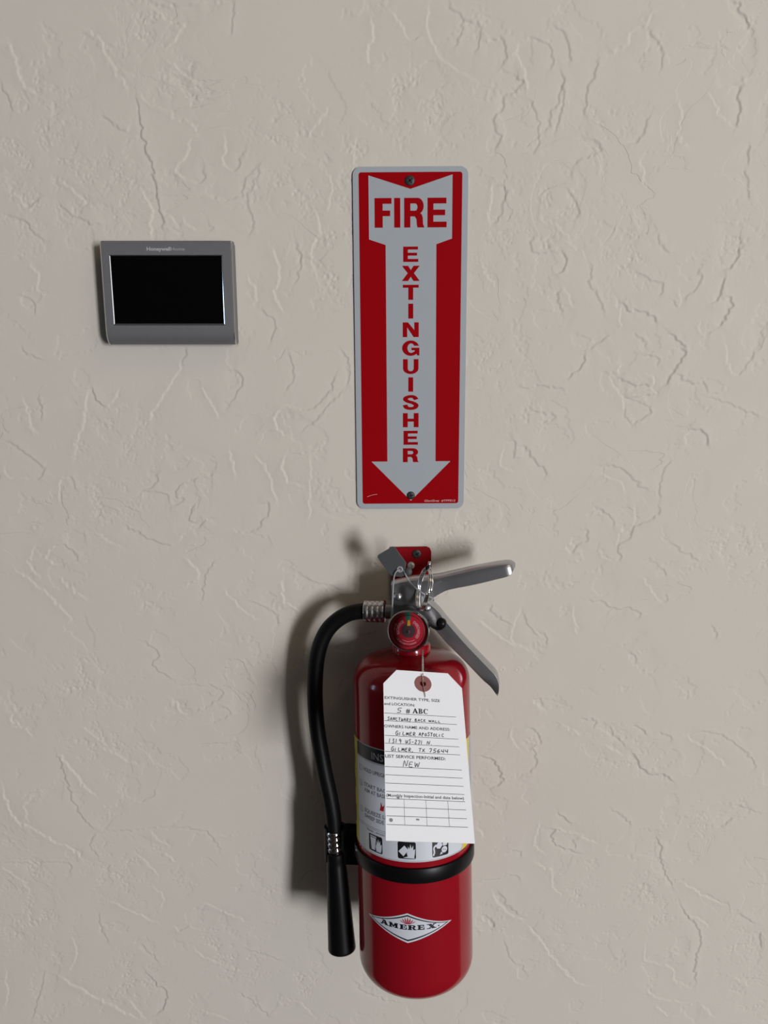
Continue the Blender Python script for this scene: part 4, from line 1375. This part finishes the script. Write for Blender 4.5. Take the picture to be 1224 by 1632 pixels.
pen(fl, 'BACK', -8.2, 1.4, -44.2, 2.4, .48)
pen(fl, 'WALL', 3.2, 13.8, -44.2, 2.2, .48)
pen(fl, 'GILMER', -24.2, -7.4, -56.4, 3.4, .52)
pen(fl, 'APOSTOLIC', -5.4, 15.6, -56.0, 3.0, .52)
pen(fl, '1319', -29.8, -19.2, -63.0, 3.6, .48)
pen(fl, 'US-271', -16.6, -1.6, -63.0, 3.4, .48)
pen(fl, 'N.', .8, 7.0, -63.0, 3.0, .48)
pen(fl, 'GILMER,', -28.0, -8.8, -69.4, 3.3, .52)
pen(fl, 'TX', -6.2, -.4, -69.2, 3.0, .5)
pen(fl, '75644', 2.2, 18.4, -69.2, 3.2, .52)
pen(fl, 'NEW', -18.9, -5.4, -81.6, 5.2, .48)
fl.build('handwriting', M_PEN, tpl(.00008), cd_)
fl = Flat()
fl.poly(circle(-23.5, -105.2, 1.15, 14)); fl.poly(circle(-29.3, -121.7, 1.4, 16))
fl.poly([(-10.2, -120.0), (-8.2, -120.0), (-7.8, -121.0), (-8.6, -121.4), (-9.2, -121.0), (-9.8, -121.4), (-10.5, -120.8)])
fl.build('smudges', M_SPOT, tpl(.00009), cd_)


# twisted steel wire from the hole up to the valve neck
def to_tag(p_world):
    return RT.T @ (np.array(p_world) - T0)


def e2w(l):
    return EO + EX * l[0] + EY * l[1] + EZ * l[2]


topw = to_tag(e2w(L(673, 1036, -.0205)))
holw = np.array([.0001, -.0007, -.0042])
base = [holw, holw * .75 + topw * .25 + np.array([0, -.0008, 0]), holw * .4 + topw * .6 + np.array([0, -.001, 0]), topw]
base = catmull(base, 12)
for ph in (0, PI):
    pts = []
    for i, p in enumerate(base):
        a = ph + i * 1.05
        pts.append(p + np.array([math.cos(a), math.sin(a), 0]) * .00055)
    v, f = tube(pts, .00046, 8)
    mobj('wire', v, f, M_WIRE, it, True)
loop = [holw, np.array([-.0003, -.0010, -.0075]), np.array([-.0001, -.0010, -.0110]), np.array([.0003, -.0012, -.0155]), np.array([.0010, -.0011, -.0195]), np.array([.0016, -.0007, -.0235])]
v, f = tube(catmull(loop, 5), .00036, 6)
mobj('wire', v, f, M_WIRE, it, True)
l2 = [base[4] + np.array([-.0012, 0, 0]), base[2] + np.array([-.0018, 0, 0]), holw + np.array([-.0009, 0, .001]), np.array([0, -.0009, -.0065]), np.array([.0002, .0006, -.0105])]
v, f = tube(catmull(l2, 5), .00034, 6)
mobj('wire', v, f, M_WIRE, it, True)
